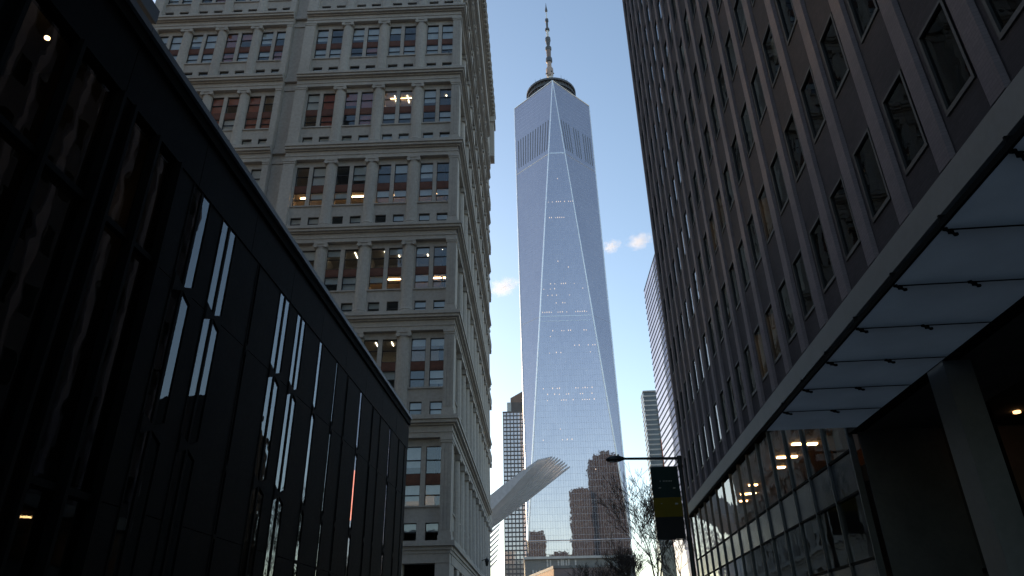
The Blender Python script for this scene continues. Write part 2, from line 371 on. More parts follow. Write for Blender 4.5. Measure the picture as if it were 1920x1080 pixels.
    rm.box(8, 8.2, vs[0] - V0, v_end - .5 - V0, .1, zb).box(.35, 8, vs[0] - .25 - V0, vs[0] - .05 - V0, .1, zb).box(.2, 8, v_end - .4 - V0, v_end - .1 - V0, .1, zb)
    rm.build('lobby_interior', M['lobby'], root)
    MB().box(.30, .33, vs[0] + .05 - V0, vs[1] - .1 - V0, 5.98, zb - .1).build('blind', M['tan_blind'], root)
    lm = MB().box(-.20, .20, -.10, .10, -.05, 0).mesh('ceiling_light', M['warm'])
    for (px, py) in ((1495, 832), (1522, 832), (1485, 856), (1463, 876), (1466, 857), (1412, 909), (1396, 926), (1394, 939), (1410, 925)):
        d = ray(px, py); P = d * ((zb - EYE) / d.z); lu = P.x * math.cos(a) - P.y * math.sin(a) - UF; lv = P.x * math.sin(a) + P.y * math.cos(a) - V0
        if lu > .4: inst('ceiling_light', lm, root, (lu, lv, zb + .01))
    # entrance recess: return wall, dark glazing, column, lintel
    MB().box(.2, 3.0, v1 - .30 - V0, v1 - .26 - V0, .14, zb).build('return_wall', M['steel'], root)
    MB().box(.02, .34, v_start - V0, v1 - .1 - V0, zc + .02, zb - .11).build('lintel', M['black'], root)
    ue = 2.2; ev = [v1 - .35 - 2.1 * i for i in range(0, 9)]
    for i in range(len(ev) - 1):
        for z0, z1 in ((.2, 2.9), (3.0, zc)):
            MB().box(ue, ue + .03, ev[i + 1] + .05 - V0, ev[i] - .05 - V0, z0, z1).build('entrance_pane', M['shop_glass'], root)
    em = MB().box(ue - .05, ue + .12, -.05, .05, .14, zc).mesh('mullion', M['black'])
    for v in ev[1:]: inst('mullion', em, root, (0, v - V0, 0))
    MB().box(ue - .04, ue + .1, ev[-1] - V0, ev[0] - V0 - .06, 2.9, 3.0).build('transom', M['black'], root)
    er = MB().box(ue + 5, ue + 5.2, ev[-1] - V0, v1 - .4 - V0, .1, zb).box(.36, ue + 5, ev[-1] - V0, v1 - .4 - V0, zc + .03, zc + .2)
    er.build('entrance_interior', M['dark_room'], root)
    le = MB().lathe([(.08, -.05), (.08, 0)], n=10).mesh('downlight', M['dim_warm'])
    for (u, v) in ((1.2, 1.6), (2.6, 3.6), (1.1, 5.2), (3.0, 7.0)): inst('downlight', le, root, (ue + u, v1 - v - V0, zc + .03))
    cm = MB().box(-.02, .50, -.33, .33, .14, zc + .02).box(-.08, .56, -.39, .39, .14, .5); cm.build('column', M['fascia'], root, (.05, 1.885 * VU - V0, 0))
M['lobby'] = surface('lobby_wall', (0.22, 0.15, 0.11), (0.30, 0.21, 0.16), 0.8, 0.6, 0.02, 6.0)
M['tan_blind'] = surface('tan_blind', (0.45, 0.30, 0.22), (0.52, 0.36, 0.27), 0.9, 0.6, 0.02, 6.0)
M['dim_warm'] = emit('dim_warm_lamp', (1.0, 0.5, 0.2), 3.0)
def ray(px, py):
    """sight line of a picture point, for fixing where the lobby lamps hang"""
    return (cf_ + cr_ * ((px - 960) / 1310.1) - cu_ * ((py - 540) / 1310.1))
build_right()

# ================================================================== LEFT: black metal and glass hall
UL = 9.7
def build_left():
    a = A_L; V0 = 22.0; q = UL
    root = thing('glass_station_hall', 'low black metal and glass hall with narrow vertical window slots on the left', 'building', a, -UL, V0)
    H = EYE + 1.43 * q; v_end = 4.69 * q; v_start = -3.0
    slots = []
    for p in range(0, 5):
        b = 1.65 + .69 * p
        if p < 2: slots += [(b - .055, b + .05, 1), (b + .135, b + .235, 1), (b + .425 - .005, b + .425 + (.012 if p == 0 else .04), 0)]
        else: slots += [(b - .015, b + .012, 0), (b + .17, b + .19, 0), (b + .415, b + .46, 0)]
    slots = [s for s in slots if s[1] * q < v_end - .5]
    wide = [(.30, .55), (.60, .85), (.90, 1.22), (1.27, 1.50)]
    z0s, z1s = .35, EYE + 1.205 * q; zc = EYE + .89 * q; zlow = EYE + .30 * q
    # cladding panels between slots, each its own piece with a joint
    edges = sorted([(s[0] * q, s[1] * q) for s in slots] + [(x * q, y * q) for x, y in wide])
    prev = v_start; pieces = []
    for e0, e1 in edges:
        n = max(1, round((e0 - prev) / 1.7))
        for i in range(n):
            pieces.append((prev + (e0 - prev) * i / n, prev + (e0 - prev) * (i + 1) / n))
        prev = e1
    n = max(1, round((v_end - prev) / 1.7))
    for i in range(n): pieces.append((prev + (v_end - prev) * i / n, prev + (v_end - prev) * (i + 1) / n))
    for p0, p1 in pieces:
        for z0, z1 in ((.15, zlow), (zlow, zc), (zc, z1s)):
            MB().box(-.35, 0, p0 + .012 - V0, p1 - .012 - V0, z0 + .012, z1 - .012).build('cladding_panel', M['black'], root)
    n = 13
    for i in range(n):
        p0 = v_start + (v_end - v_start) * i / n; p1 = v_start + (v_end - v_start) * (i + 1) / n
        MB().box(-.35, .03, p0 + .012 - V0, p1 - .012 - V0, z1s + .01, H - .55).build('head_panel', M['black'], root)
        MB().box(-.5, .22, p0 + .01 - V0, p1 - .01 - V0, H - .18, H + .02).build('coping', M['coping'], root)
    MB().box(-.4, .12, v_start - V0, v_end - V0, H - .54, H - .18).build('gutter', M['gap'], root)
    MB().box(-.6, -.36, v_start - V0, v_end - V0, .15, H - .18).build('backing', M['gap'], root) if False else None
    # glazed slots
    def slot(v0, v1, double):
        o = inst('window', None, root, (0, v0 - V0, 0)); wd = v1 - v0; mw = .055
        for y0, y1 in ((-.03, .02), (wd - .02, wd + .03)) + (((wd / 2 - mw, wd / 2 + mw),) if double else ()):
            MB().box(-.10, .016, y0, y1, z0s, z1s).build('mullion', M['black'], o)
        halves = ((.02, wd / 2 - mw), (wd / 2 + mw, wd - .02)) if double else ((.02, wd - .02),)
        MB().box(-.1, .02, .021, wd - .021, zlow - .06, zlow + .06).build('transom', M['black'], o) if not double else None
        for h0, h1 in halves:
            for a0, a1 in ((z0s, zlow), (zlow, zc), (zc, z1s)):
                MB().poly([(-.015, h0, a0), (-.015, h1, a0), (-.015, h1, a1), (-.015, h0, a1)]).build('pane', M['dark_glass'], o)
        c = wd / 2; e = wd / 2 - .02
        for z in (zc, EYE + .50 * q):                  # bow-tie clamps
            v = []; f = []
            for x in (-.01, .03):
                v += [(x, c - e, z - .26), (x, c - e, z + .26), (x, c, z + .05), (x, c + e, z + .26), (x, c + e, z - .26), (x, c, z - .05)]
            f = [(0, 1, 2, 5), (5, 2, 3, 4), (11, 8, 7, 6), (10, 9, 8, 11)] + [(k, (k + 1) % 6, 6 + (k + 1) % 6, 6 + k) for k in range(6)]
            b = MB(); b.v = v; b.f = f; b.build('clamp', M['black'], o)
    for s in slots: slot(s[0] * q, s[1] * q, s[2])
    for x0, x1 in wide:
        v0, v1 = x0 * q, x1 * q; o = inst('window', None, root, (0, v0 - V0, 0)); wd = v1 - v0
        nn = 2; fr = MB()
        for i in range(nn + 1): fr.box(-.14, .12, wd * i / nn - .05, wd * i / nn + .05, z0s, z1s)
        for z in (zlow, zc): fr.box(-.12, .03, .06, wd / 2 - .06, z - .07, z + .07).box(-.12, .03, wd / 2 + .06, wd - .06, z - .07, z + .07)
        fr.build('mullion', M['black'], o)
        for i in range(nn):
            for a0, a1 in ((z0s, zlow - .07), (zlow + .07, zc - .07), (zc + .07, z1s)):
                MB().poly([(-.12, wd * i / nn + .05, a0), (-.12, wd * (i + 1) / nn - .05, a0), (-.12, wd * (i + 1) / nn - .05, a1), (-.12, wd * i / nn + .05, a1)]).build('pane', M['dark_glass'], o)
    # inside: floors, back wall, roof, far end
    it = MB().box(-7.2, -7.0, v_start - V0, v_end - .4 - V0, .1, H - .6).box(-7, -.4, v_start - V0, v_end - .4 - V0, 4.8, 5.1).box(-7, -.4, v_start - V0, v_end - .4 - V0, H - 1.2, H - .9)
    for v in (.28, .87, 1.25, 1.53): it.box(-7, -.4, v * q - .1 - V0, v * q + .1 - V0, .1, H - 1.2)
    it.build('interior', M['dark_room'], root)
    MB().box(-30, -.36, v_end - .38 - V0, v_end - V0, .1, H - .2).build('end_wall', M['black'], root)
    MB().box(-30, -.51, v_start - V0, v_end - .4 - V0, H - .8, H - .5).build('roof', M['steel'], root)
    lb = MB().lathe([(.02, -.06), (.05, -.04), (.055, 0), (.02, .03)], n=10).mesh('downlight', M['warm'])
    inst('downlight', lb, root, (-.9, 1.07 * q - V0, EYE + 1.235 * q))
    lb2 = MB().lathe([(.03, -.04), (.05, 0)], n=8).mesh('downlight', M['warm'])
    inst('downlight', lb2, root, (-1.8, 1.45 * q - V0, EYE + 1.1 * q))
    inst('downlight', lb2, root, (-1.4, 1.31 * q - V0, EYE + 1.2 * q))
    tb = MB().box(-.015, .015, -.4, .4, -.015, .015).mesh('ceiling_light', M['dim_warm'])
    for v, z in ((1.02, 4.7),): inst('ceiling_light', tb, root, (-2.2, v * q - V0, z))
    # glowing orange panel standing in for a sunlit reflection in one far slot
    MB().box(-.07, -.05, 3.44 * q - V0, 3.53 * q - V0, EYE + .56 * q, EYE + .80 * q).build('reflection_panel', M['orange_reflection'], root)
    # raised roof slab set back above the parapet
    zs = EYE + 1.75 * q
    MB().box(-1.235 * q + UL, -1.185 * q + UL, v_start - V0, 1.49 * q - V0, zs, zs + .05).build('roof_soffit', M['fascia'], root)
    MB().box(-1.185 * q + UL + .003, -1.178 * q + UL, v_start - V0, 1.49 * q - V0, zs - .03, zs + .5).build('slab_edge', M['coping'], root)
    MB().box(-1.242 * q + UL, -1.236 * q + UL, v_start - V0, 1.49 * q - V0, zs - .04, zs + .05).build('slab_trim', M['coping'], root)
    MB().box(-1.6 * q + UL, -1.185 * q + UL - .003, v_start - V0, 1.485 * q - V0, zs + .053, zs + .5).build('roof_slab', M['black'], root)
    MB().box(-1.6 * q + UL, -1.243 * q + UL, v_start - V0, 1.40 * q - V0, H - .49, zs + .05).build('penthouse_wall', M['black'], root)
M['orange_reflection'] = emit('orange_reflection_glow', (1.0, 0.20, 0.04), 2.0)
build_left()

# ================================================================== stone office building with tiers of columns
D0, US = 70.0, -8.25
TIER = [10.7, 23.0, 34.9, 46.5, 58.9, 71.0, 82.9, 94.8, 106.8]
BAYS_R = [-.1595 * 70, -.235 * 70, -.3096 * 70, -.3826 * 70]
BAYS_L = [-.4957 * 70, -.5675 * 70, -.6395 * 70, -.711 * 70]
OW = 3.86                                            # bay opening
def build_stone():
    a = A_S; u0, v0 = US, D0
    root = thing('stone_office_building', 'grey limestone office building with stacked tiers of engaged columns, behind the black hall', 'building', a, u0, v0)
    LEN = 67.5; u_left = -.757 * 70; HT = 12.0
    # ---- one tier of wall, in (s along, d depth into the building, z); mapped to front or side
    def tier(mb, centers, s_lo, s_hi, P, slot=None):
        def bx(sa, sb, da, db, za, zb): P(mb, sa, sb, da, db, za, zb)
        hw = OW / 2
        cs = sorted(centers)
        # frieze / architrave (upper band), aprons, attic band
        edges = [(c - hw, c + hw) for c in cs]
        solid = []; prev = s_lo
        for e0, e1 in edges:
            solid.append((prev, e0)); prev = e1
        solid.append((prev, s_hi))
        for s0_, s1_ in solid:                                          # piers between openings
            bx(s0_, s1_, .42, 1.3, 0, 9.75)
        for s0_, s1_ in edges:
            c = (s0_ + s1_) / 2
            bx(s0_, s1_, .55, 1.3, 9.0, 9.75)                           # lintel
            bx(c - .24, c + .24, .5, 1.1, 3.26, 9.0)                    # mullion
            bx(s0_, s0_ + .08, .5, 1.1, 3.26, 9.0); bx(s1_ - .08, s1_, .5, 1.1, 3.26, 9.0)
            bx(s0_, s1_, .46, 1.3, 1.68, 3.10)                          # apron
            bx(s0_ - .06, s1_ + .06, .30, 1.1, 3.10, 3.26)              # sill
            bx(c - .42, c + .42, .46, 1.3, 0, 1.68)                     # attic piers
            bx(s0_, s0_ + .2, .46, 1.3, 0, 1.68); bx(s1_ - .2, s1_, .46, 1.3, 0, 1.68)
    def entab(mb, s_lo, s_hi, P, extra=0.0, ends=(1, 1)):
        for p, za, zb in ((0.02, 9.75, 10.25), (0.10, 10.25, 10.42), (0.0, 10.42, 10.95), (.22, 10.95, 11.15), (.52, 11.15, 11.48), (.68, 11.48, 11.78), (.60, 11.78, 11.95)):
            p -= extra
            P(mb, s_lo - (p if ends[0] else 0), s_hi + (p if ends[1] else 0), -p, 1.3, za, zb)
    def PF(mb, sa, sb, da, db, za, zb): mb.box(sa - u0, sb - u0, da, db, za, zb)
    def PS(mb, sa, sb, da, db, za, zb): mb.box(-da, -db, sa - v0, sb - v0, za, zb)
    gapL, gapR = -.458 * 70, -.431 * 70
    wf = MB(); tier(wf, BAYS_R, gapR, US - .45, PF); tier(wf, BAYS_L, u_left + .3, gapL, PF); PF(wf, gapL, gapR, .75, 1.3, 0, 11.9)
    wall_front = wf.mesh('wall', M['limestone'])
    ef = MB(); entab(ef, gapR, US, PF, ends=(0, 0)); entab(ef, u_left, gapL, PF, ends=(1, 0))
    PF(ef, gapL, gapR, .35, .8, 11.15, 11.78); PF(ef, gapL, gapR, .6, .8, 9.75, 10.4)
    ent_front = ef.mesh('cornice', M['limestone'])
    NB = 12; pit = (LEN - 3.6) / NB
    side_c = [v0 + 2.6 + pit * (i + .5) for i in range(NB)]
    ws = MB(); tier(ws, side_c, v0 + 1.3, v0 + LEN - .3, PS); wall_side = ws.mesh('side_wall', M['limestone'])
    es = MB()
    for p, za, zb in ((0.02, 9.75, 10.25), (0.10, 10.25, 10.42), (0.0, 10.42, 10.95), (.22, 10.95, 11.15), (.52, 11.15, 11.48), (.68, 11.48, 11.78), (.60, 11.78, 11.95)):
        es.box(-1.3, p, -p + .004, LEN - 10.5, za + .002, zb - .002); es.box(-1.3, min(p, .06), LEN - 10.5, LEN, za + .002, zb - .002)
    ent_side = es.mesh('side_cornice', M['limestone'])
    # corner pilaster (wraps the corner) with base and cap
    cp = MB()
    def wrap(p, za, zb): cp.box(-1.08 - p, p, -p, 1.75 + p, za, zb)
    wrap(0, .75, 9.2); wrap(.12, 0, .45); wrap(.06, .45, .75); wrap(.07, 9.2, 9.45); wrap(.13, 9.45, 9.74)
    for i in range(3): cp.box(-.96 + i * .34, -.80 + i * .34, -.05, 0.05, .95, 9.1)
    pil_corner = cp.mesh('pilaster', M['limestone'])
    pp = MB()
    def wr2(p, za, zb): pp.box(-.62 - p, .62 + p, -p, .5, za, zb)
    wr2(0.12, .75, 9.2); wr2(.22, 0, .45); wr2(.17, .45, .75); wr2(.19, 9.2, 9.45); wr2(.25, 9.45, 9.74)
    pil_flat = pp.mesh('pilaster', M['limestone'])
    # engaged column with ionic capital
    cm = MB()
    cm.lathe([(.86, 0), (.86, .3), (.78, .32), (.84, .45), (.8, .6), (.72, .66), (.70, .9), (.69, 3.6), (.62, 8.95), (.66, 9.0), (.66, 9.1), (.62, 9.15)], 0, .62, 18)
    cm.box(-.78, .78, -.14, .6, 9.5, 9.73)
    for sx in (-1, 1):
        n0 = len(cm.v); cm.lathe([(.25, -.12), (.25, .55)], n=12, axis='y')
        cm.v[n0:] = [(x + sx * .62, y, z + 9.3) for x, y, z in cm.v[n0:]]
    cm.box(-.6, .6, -.05, .5, 9.15, 9.5)
    col = cm.mesh('column', M['limestone'])
    # windows
    LW = (OW / 2 - .24 - .08)
    def win(wd, ht, rail=True):
        f = .06; b = MB().box(0, f, 0, .12, 0, ht).box(wd - f, wd, 0, .12, 0, ht).box(f, wd - f, 0, .12, 0, f).box(f, wd - f, 0, .12, ht - f, ht)
        if rail: b.box(f, wd - f, .01, .11, ht * .5 - .05, ht * .5 + .05)
        return b.mesh('window', M['sash'])
    def pn(wd, ht): return MB().poly([(.05, .09, .05), (wd - .05, .09, .05), (wd - .05, .09, ht * .5), (.05, .09, ht * .5)]).poly([(.05, .05, ht * .5), (wd - .05, .05, ht * .5), (wd - .05, .05, ht - .05), (.05, .05, ht - .05)]).mesh('pane', M['pane'])
    hU, hL, hA = 9.0 - 6.3, 5.28 - 3.26, 1.68
    AW = OW / 2 - .42 - .2
    W_u, W_l, W_a = win(LW, hU), win(LW, hL), win(AW, hA)
    P_u, P_l, P_a = pn(LW, hU), pn(LW, hL), pn(AW, hA)
    sp = MB().box(0, LW, 0, .15, 5.28, 6.30).box(.1, LW - .1, -.03, 0, 5.42, 6.16).mesh('spandrel_panel', M['bronze'])
    def blind(wd, ht, q, mat): return MB().box(.06, wd - .06, .2, .22, ht * (1 - q), ht - .05).mesh('blind', mat)
    BL = {}
    for key, (wd, ht) in (('u', (LW, hU)), ('l', (LW, hL)), ('a', (AW, hA))):
        for q in (.3, .5, .75, .97): BL[key, q, 0] = blind(wd, ht, q, M['blind']); BL[key, q, 1] = blind(wd, ht, q, M['red_blind'])
    # rooms behind each bay: three floors
    def room(mat):
        b = MB(); x0, x1 = -OW / 2 - .6, OW / 2 + .6
        b.box(x0, x1, 5.4, 5.6, -.3, 9.7)
        for z in (-.3, 1.9, 5.6, 9.45): b.box(x0, x1, 1.35, 5.4, z, z + .25)
        for x in (x0, x1 - .1): b.box(x, x + .1, 1.35, 5.4, -.05, 9.45)
        return b.mesh('interior', mat)
    room_d, room_l = room(M['room']), room(M['room'])
    tube_y = MB().box(-.04, .04, -.75, .75, -.05, 0).mesh('ceiling_light', M['tube'])
    tube_x = MB().box(-1.5, 1.5, -.07, .07, -.07, 0).mesh('ceiling_light', M['warm_tube'])
    bulb = MB().lathe([(.03, -.1), (.09, -.07), (.09, 0)], n=8).mesh('ceiling_light', M['tube'])
    # (tier, bay index right group) -> what is switched on
    lit = {}
    lit[2, 0] = 'uL'; lit[2, 1] = 'uL'; lit[2, 2] = 'u'; lit[3, 0] = 'L'; lit[3, 1] = 'L'; lit[3, 2] = 'L'; lit[3, 3] = 'L'
    lit[4, 1] = 'U'; lit[3, 5] = 'b'; lit[4, 3] = 'b'; lit[4, 4] = 'b'; lit[4, 0] = 'b'; lit[1, 0] = 'u'; lit[1, 1] = 'u'; lit[5, 5] = 'b'; lit[0, 0] = 'o'
    red = {(4, 2), (4, 3), (4, 4), (4, 5), (5, 5)}
    nt_ = len(TIER)
    for ti in range(nt_ - 1):
        zb = TIER[ti]; sc = (TIER[ti + 1] - TIER[ti]) / HT; S = (1, 1, sc)
        inst('wall', wall_front, root, (0, 0, zb), 0, S); inst('cornice', ent_front, root, (0, 0, zb), 0, S)
        inst('side_wall', wall_side, root, (0, 0, zb), 0, S); inst('side_cornice', ent_side, root, (0, 0, zb), 0, S)
        inst('pilaster', pil_corner, root, (0, 0, zb), 0, S)
        for s, k_ in ((gapR + .66, .95), (gapL - .42, .52), (u_left + .66, .95)): inst('pilaster', pil_flat, root, (s - u0, 0, zb), 0, (k_, 1, sc))
        for g in (BAYS_R, BAYS_L):
            for i in range(3): inst('column', col, root, ((g[i] + g[i + 1]) / 2 - u0, 0, zb), 0, S)
        for bi, c in enumerate(BAYS_R + BAYS_L):
            # leave out what the black hall hides completely
            if ti == 0 and bi > 1: continue
            if ti == 1 and bi > 2: continue
            if ti == 2 and bi > 3: continue
            if ti == 3 and bi > 4: continue
            if ti == 4 and bi > 6: continue
            r = inst('interior', room_d, root, (c - u0, 0, zb), 0, S); L = lit.get((ti, bi), '')
            if 'u' in L or 'U' in L:
                for dx in (-.8, .9): inst('ceiling_light', tube_y, r, (dx + rnd.uniform(-.2, .2), 2.7, 9.43))
            if 'l' in L: inst('ceiling_light', bulb, r, (.8, 2.4, 5.58))
            if 'L' in L or ('l' in L and 'u' in L): inst('ceiling_light', tube_x, r, (0, 2.2, 5.58))
            if 'U' in L: inst('ceiling_light', tube_x, r, (0, 2.6, 9.43))
            if 'b' in L:
                inst('ceiling_light', bulb, r, (-.6, 2.0, 9.43)); inst('ceiling_light', bulb, r, (.9, 2.3, 9.43))
            if 'o' in L: inst('ceiling_light', tube_x, r, (0, 1.9, 5.58))
            is_red = (ti, bi) in red
            for side in (0, 1):
                xl = c - OW / 2 + .08 if side == 0 else c + .24
                xa = c - OW / 2 + .2 if side == 0 else c + .42
                for key, wm, pm_, x, z in (('u', W_u, P_u, xl, 6.3), ('l', W_l, P_l, xl, 3.26), ('a', W_a, P_a, xa, 0.0)):
                    wo = inst('window', wm, root, (x - u0, .68, zb + z * sc), 0, S)
                    inst('pane', pm_, wo)
                    pr = .88
                    if key == 'l' and ('L' in L): q = .5
                    elif key == 'u' and ('u' in L or 'U' in L): q = .3; pr = .3
                    else: q = rnd.choice((.5, .5, .75, .75, .97, .97))
                    if rnd.random() < pr: inst('blind', BL[key, q, 1 if (is_red and key != 'a' and rnd.random() < .8) or (key == 'l' and ti > 4 and rnd.random() < .15) else 0], wo)
                inst('spandrel_panel', sp, root, (xl - u0, .66, zb), 0, S)
    # side facade columns, windows and glass: too thin at this angle to pick apart
    sc_m = MB(); sw = MB(); spn = MB(); ssp = MB()
    for i in range(1, NB):
        s = (side_c[i - 1] + side_c[i]) / 2
        sc_m.lathe([(.86, 0), (.86, .3), (.72, .66), (.69, 3.6), (.62, 9.0), (.7, 9.1)], -.62, s - v0, 12); sc_m.box(-.6, .14, s - v0 - .78, s - v0 + .78, 9.1, 9.73)
    for c in side_c:
        for side in (0, 1):
            xl = c - OW / 2 + .08 if side == 0 else c + .24
            xa = c - OW / 2 + .2 if side == 0 else c + .42
            for x, wd, z, ht in ((xl, LW, 6.3, hU), (xl, LW, 3.26, hL), (xa, AW, 0, hA)):
                y = x - v0
                for p0, p1, q0, q1 in ((y, y + .06, z, z + ht), (y + wd - .06, y + wd, z, z + ht), (y + .06, y + wd - .06, z + ht / 2 - .05, z + ht / 2 + .05)):
                    sw.box(-.80, -.68, p0, p1, q0, q1)
                spn.poly([(-.76, y + .05, z), (-.76, y + wd - .05, z), (-.76, y + wd - .05, z + ht), (-.76, y + .05, z + ht)])
            ssp.box(-.80, -.66, xl - v0, xl + LW - v0, 5.28, 6.3)
    ms = [(n, b.mesh(n, mt)) for n, b, mt in (('side_columns', sc_m, M['limestone']), ('side_window_frames', sw, M['sash']), ('side_panes', spn, M['pane']), ('side_spandrels', ssp, M['bronze']))]
    for ti in range(nt_ - 1):
        sc = (TIER[ti + 1] - TIER[ti]) / HT
        for n, me in ms: tag(inst(n, me, root, (0, 0, TIER[ti]), 0, (1, 1, sc)), kind='stuff')
    # ground storey: tall doric openings
    z1 = TIER[0]; g = MB()
    PF(g, u_left, US, -.05, 1.3, z1 - 2.0, z1 - 1.15); PF(g, u_left - .1, US + .1, -.12, 1.3, z1 - 1.15, z1 - .85); PF(g, u_left - .5, US + .5, -.5, 1.3, z1 - .5, z1 - .03); PF(g, u_left - .2, US + .2, -.25, 1.3, z1 - .85, z1 - .5)
    g.box(-1.3, .05, 1.3, LEN, z1 - 2.0, z1 - 1.15); g.box(-1.3, .12, 1.3, LEN + .1, z1 - 1.15, z1 - .85); g.box(-1.3, .5, 1.3, LEN + .5, z1 - .5, z1 - .033); g.box(-1.3, .25, 1.3, LEN + .2, z1 - .85, z1 - .5)
    prev = US
    for c in BAYS_R + BAYS_L:
        PF(g, c + 1.55, prev, .0, 1.3, .1, z1 - 2.0); prev = c - 1.55
    PF(g, u_left, prev, 0, 1.3, .1, z1 - 2.0)
    pv = v0 + 1.3
    for c in side_c:
        g.box(-1.3, 0, pv - v0, c - 1.5 - v0, .1, z1 - 2.0); pv = c + 1.5
    g.box(-1.3, 0, pv - v0, LEN, .1, z1 - 2.0)
    g.build('base_storey', M['limestone'], root)
    gc = MB().lathe([(.75, 0), (.75, .3), (.6, .45), (.58, 1), (.5, z1 - 2.9), (.62, z1 - 2.6), (.7, z1 - 2.1)], n=16).mesh('base_column', M['limestone'])
    for i in range(3): inst('base_column', gc, root, ((BAYS_R[i] + BAYS_R[i + 1]) / 2 - u0, -.25, .1))
    MB().box(u_left + 1 - u0, -1.6, 1.6, 2.0, .1, z1 - 1).box(-2.0, -1.6, 2.2, LEN - 1, .1, z1 - 1).build('lobby_glazing', M['gap'], root)
    # core, top storeys, great cornice
    zt = TIER[-1]
    HTOP = 119.0
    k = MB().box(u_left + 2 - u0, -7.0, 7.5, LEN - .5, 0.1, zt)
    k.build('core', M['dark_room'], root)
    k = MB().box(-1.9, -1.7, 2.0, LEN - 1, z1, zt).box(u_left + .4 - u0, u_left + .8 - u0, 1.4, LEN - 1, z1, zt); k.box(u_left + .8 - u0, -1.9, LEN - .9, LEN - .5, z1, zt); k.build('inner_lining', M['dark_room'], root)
    k = MB().box(u_left - u0, 0.0, 0.0, LEN, zt, HTOP); k.build('top_storeys', M['limestone'], root)
    k = MB()
    for p, za, zb in ((.3, 0, .6), (.7, .6, 1.2), (1.25, 1.2, 2.2), (1.4, 2.2, 3.0)): k.box(u_left - p - u0, p, -p, LEN + p, HTOP + za, HTOP + zb)
    k.build('crown_cornice', M['limestone'], root)
    dm = MB().box(0, .95, -.22, .22, 0, .55).mesh('cornice_bracket', M['limestone'])
    for i in range(50): inst('cornice_bracket', dm, root, (.3, i * 1.36 + .3, HTOP + .62))
    lm = MB().box(0, .5, -.35, .35, 0, .7).mesh('crown_antefix', M['limestone'])
    for i in range(24): inst('crown_antefix', lm, root, (.95, i * 2.8 + .5, HTOP + 3.0))
    k = MB().box(-3.0, 1.0, LEN - 2.2, LEN + 1.0, HTOP - 12, HTOP - .1).box(-3, 1.3, LEN - 2.5, LEN + 1.3, HTOP - 1.6, HTOP - .02); k.build('end_bracket', M['limestone'], root)
M['warm_tube'] = emit('warm_tube', (1.0, 0.60, 0.28), 13.0)
build_stone()

# ================================================================== the tall glass tower
def uvmesh(name, faces, mat):
    """faces: list of (points, origin, tangent) -> UV = (metres along tangent, height)"""
    me = bpy.data.meshes.new(name); v = []; f = []; uv = []
    for pts, org, tan in faces:
        n = len(v); v += [tuple(p) for p in pts]; f.append(tuple(range(n, n + len(pts))))
        for p in pts:
            d = Vector(p) - Vector(org); uv.append((d.dot(Vector(tan)), p[2]))
    me.from_pydata(v, [], f); l = me.uv_layers.new(name='UVMap')
    for i, c in enumerate(uv): l.data[i].uv = c
    me.materials.append(mat); me.update(); return me
M['tower_glass'] = curtain('tower_glass', (0.08, 0.082, 0.105), (0.50, 0.50, 0.55), 1.52, 4.0, 0.63, 0.05, 0.012, 0.02, 0.25)
M['trim'] = surface('bright_metal_edge', (0.90, 0.88, 0.88), (0.95, 0.93, 0.93), 0.42, 0.1, 0.02, 1.0, metallic=0.85, spec=0.6)
M['tower_band'] = surface('pale_floor_band', (0.75, 0.77, 0.82), (0.82, 0.84, 0.88), 0.4, 0.1, 0.02, 1.0, metallic=0.7)
M['louver'] = surface('dark_louver', (0.10, 0.11, 0.13), (0.14, 0.15, 0.17), 0.6, 0.3, 0.05, 2.0)
M['mast_dark'] = surface('mast_dark_steel', (0.07, 0.07, 0.08), (0.11, 0.11, 0.12), 0.5, 0.4, 0.05, 2.0)
M['mast_pale'] = surface('mast_pale_radome', (0.6, 0.6, 0.6), (0.7, 0.69, 0.68), 0.5, 0.4, 0.05, 2.0)
M['lit_office'] = emit('lit_office_window', (1.0, 0.82, 0.68), 0.62)
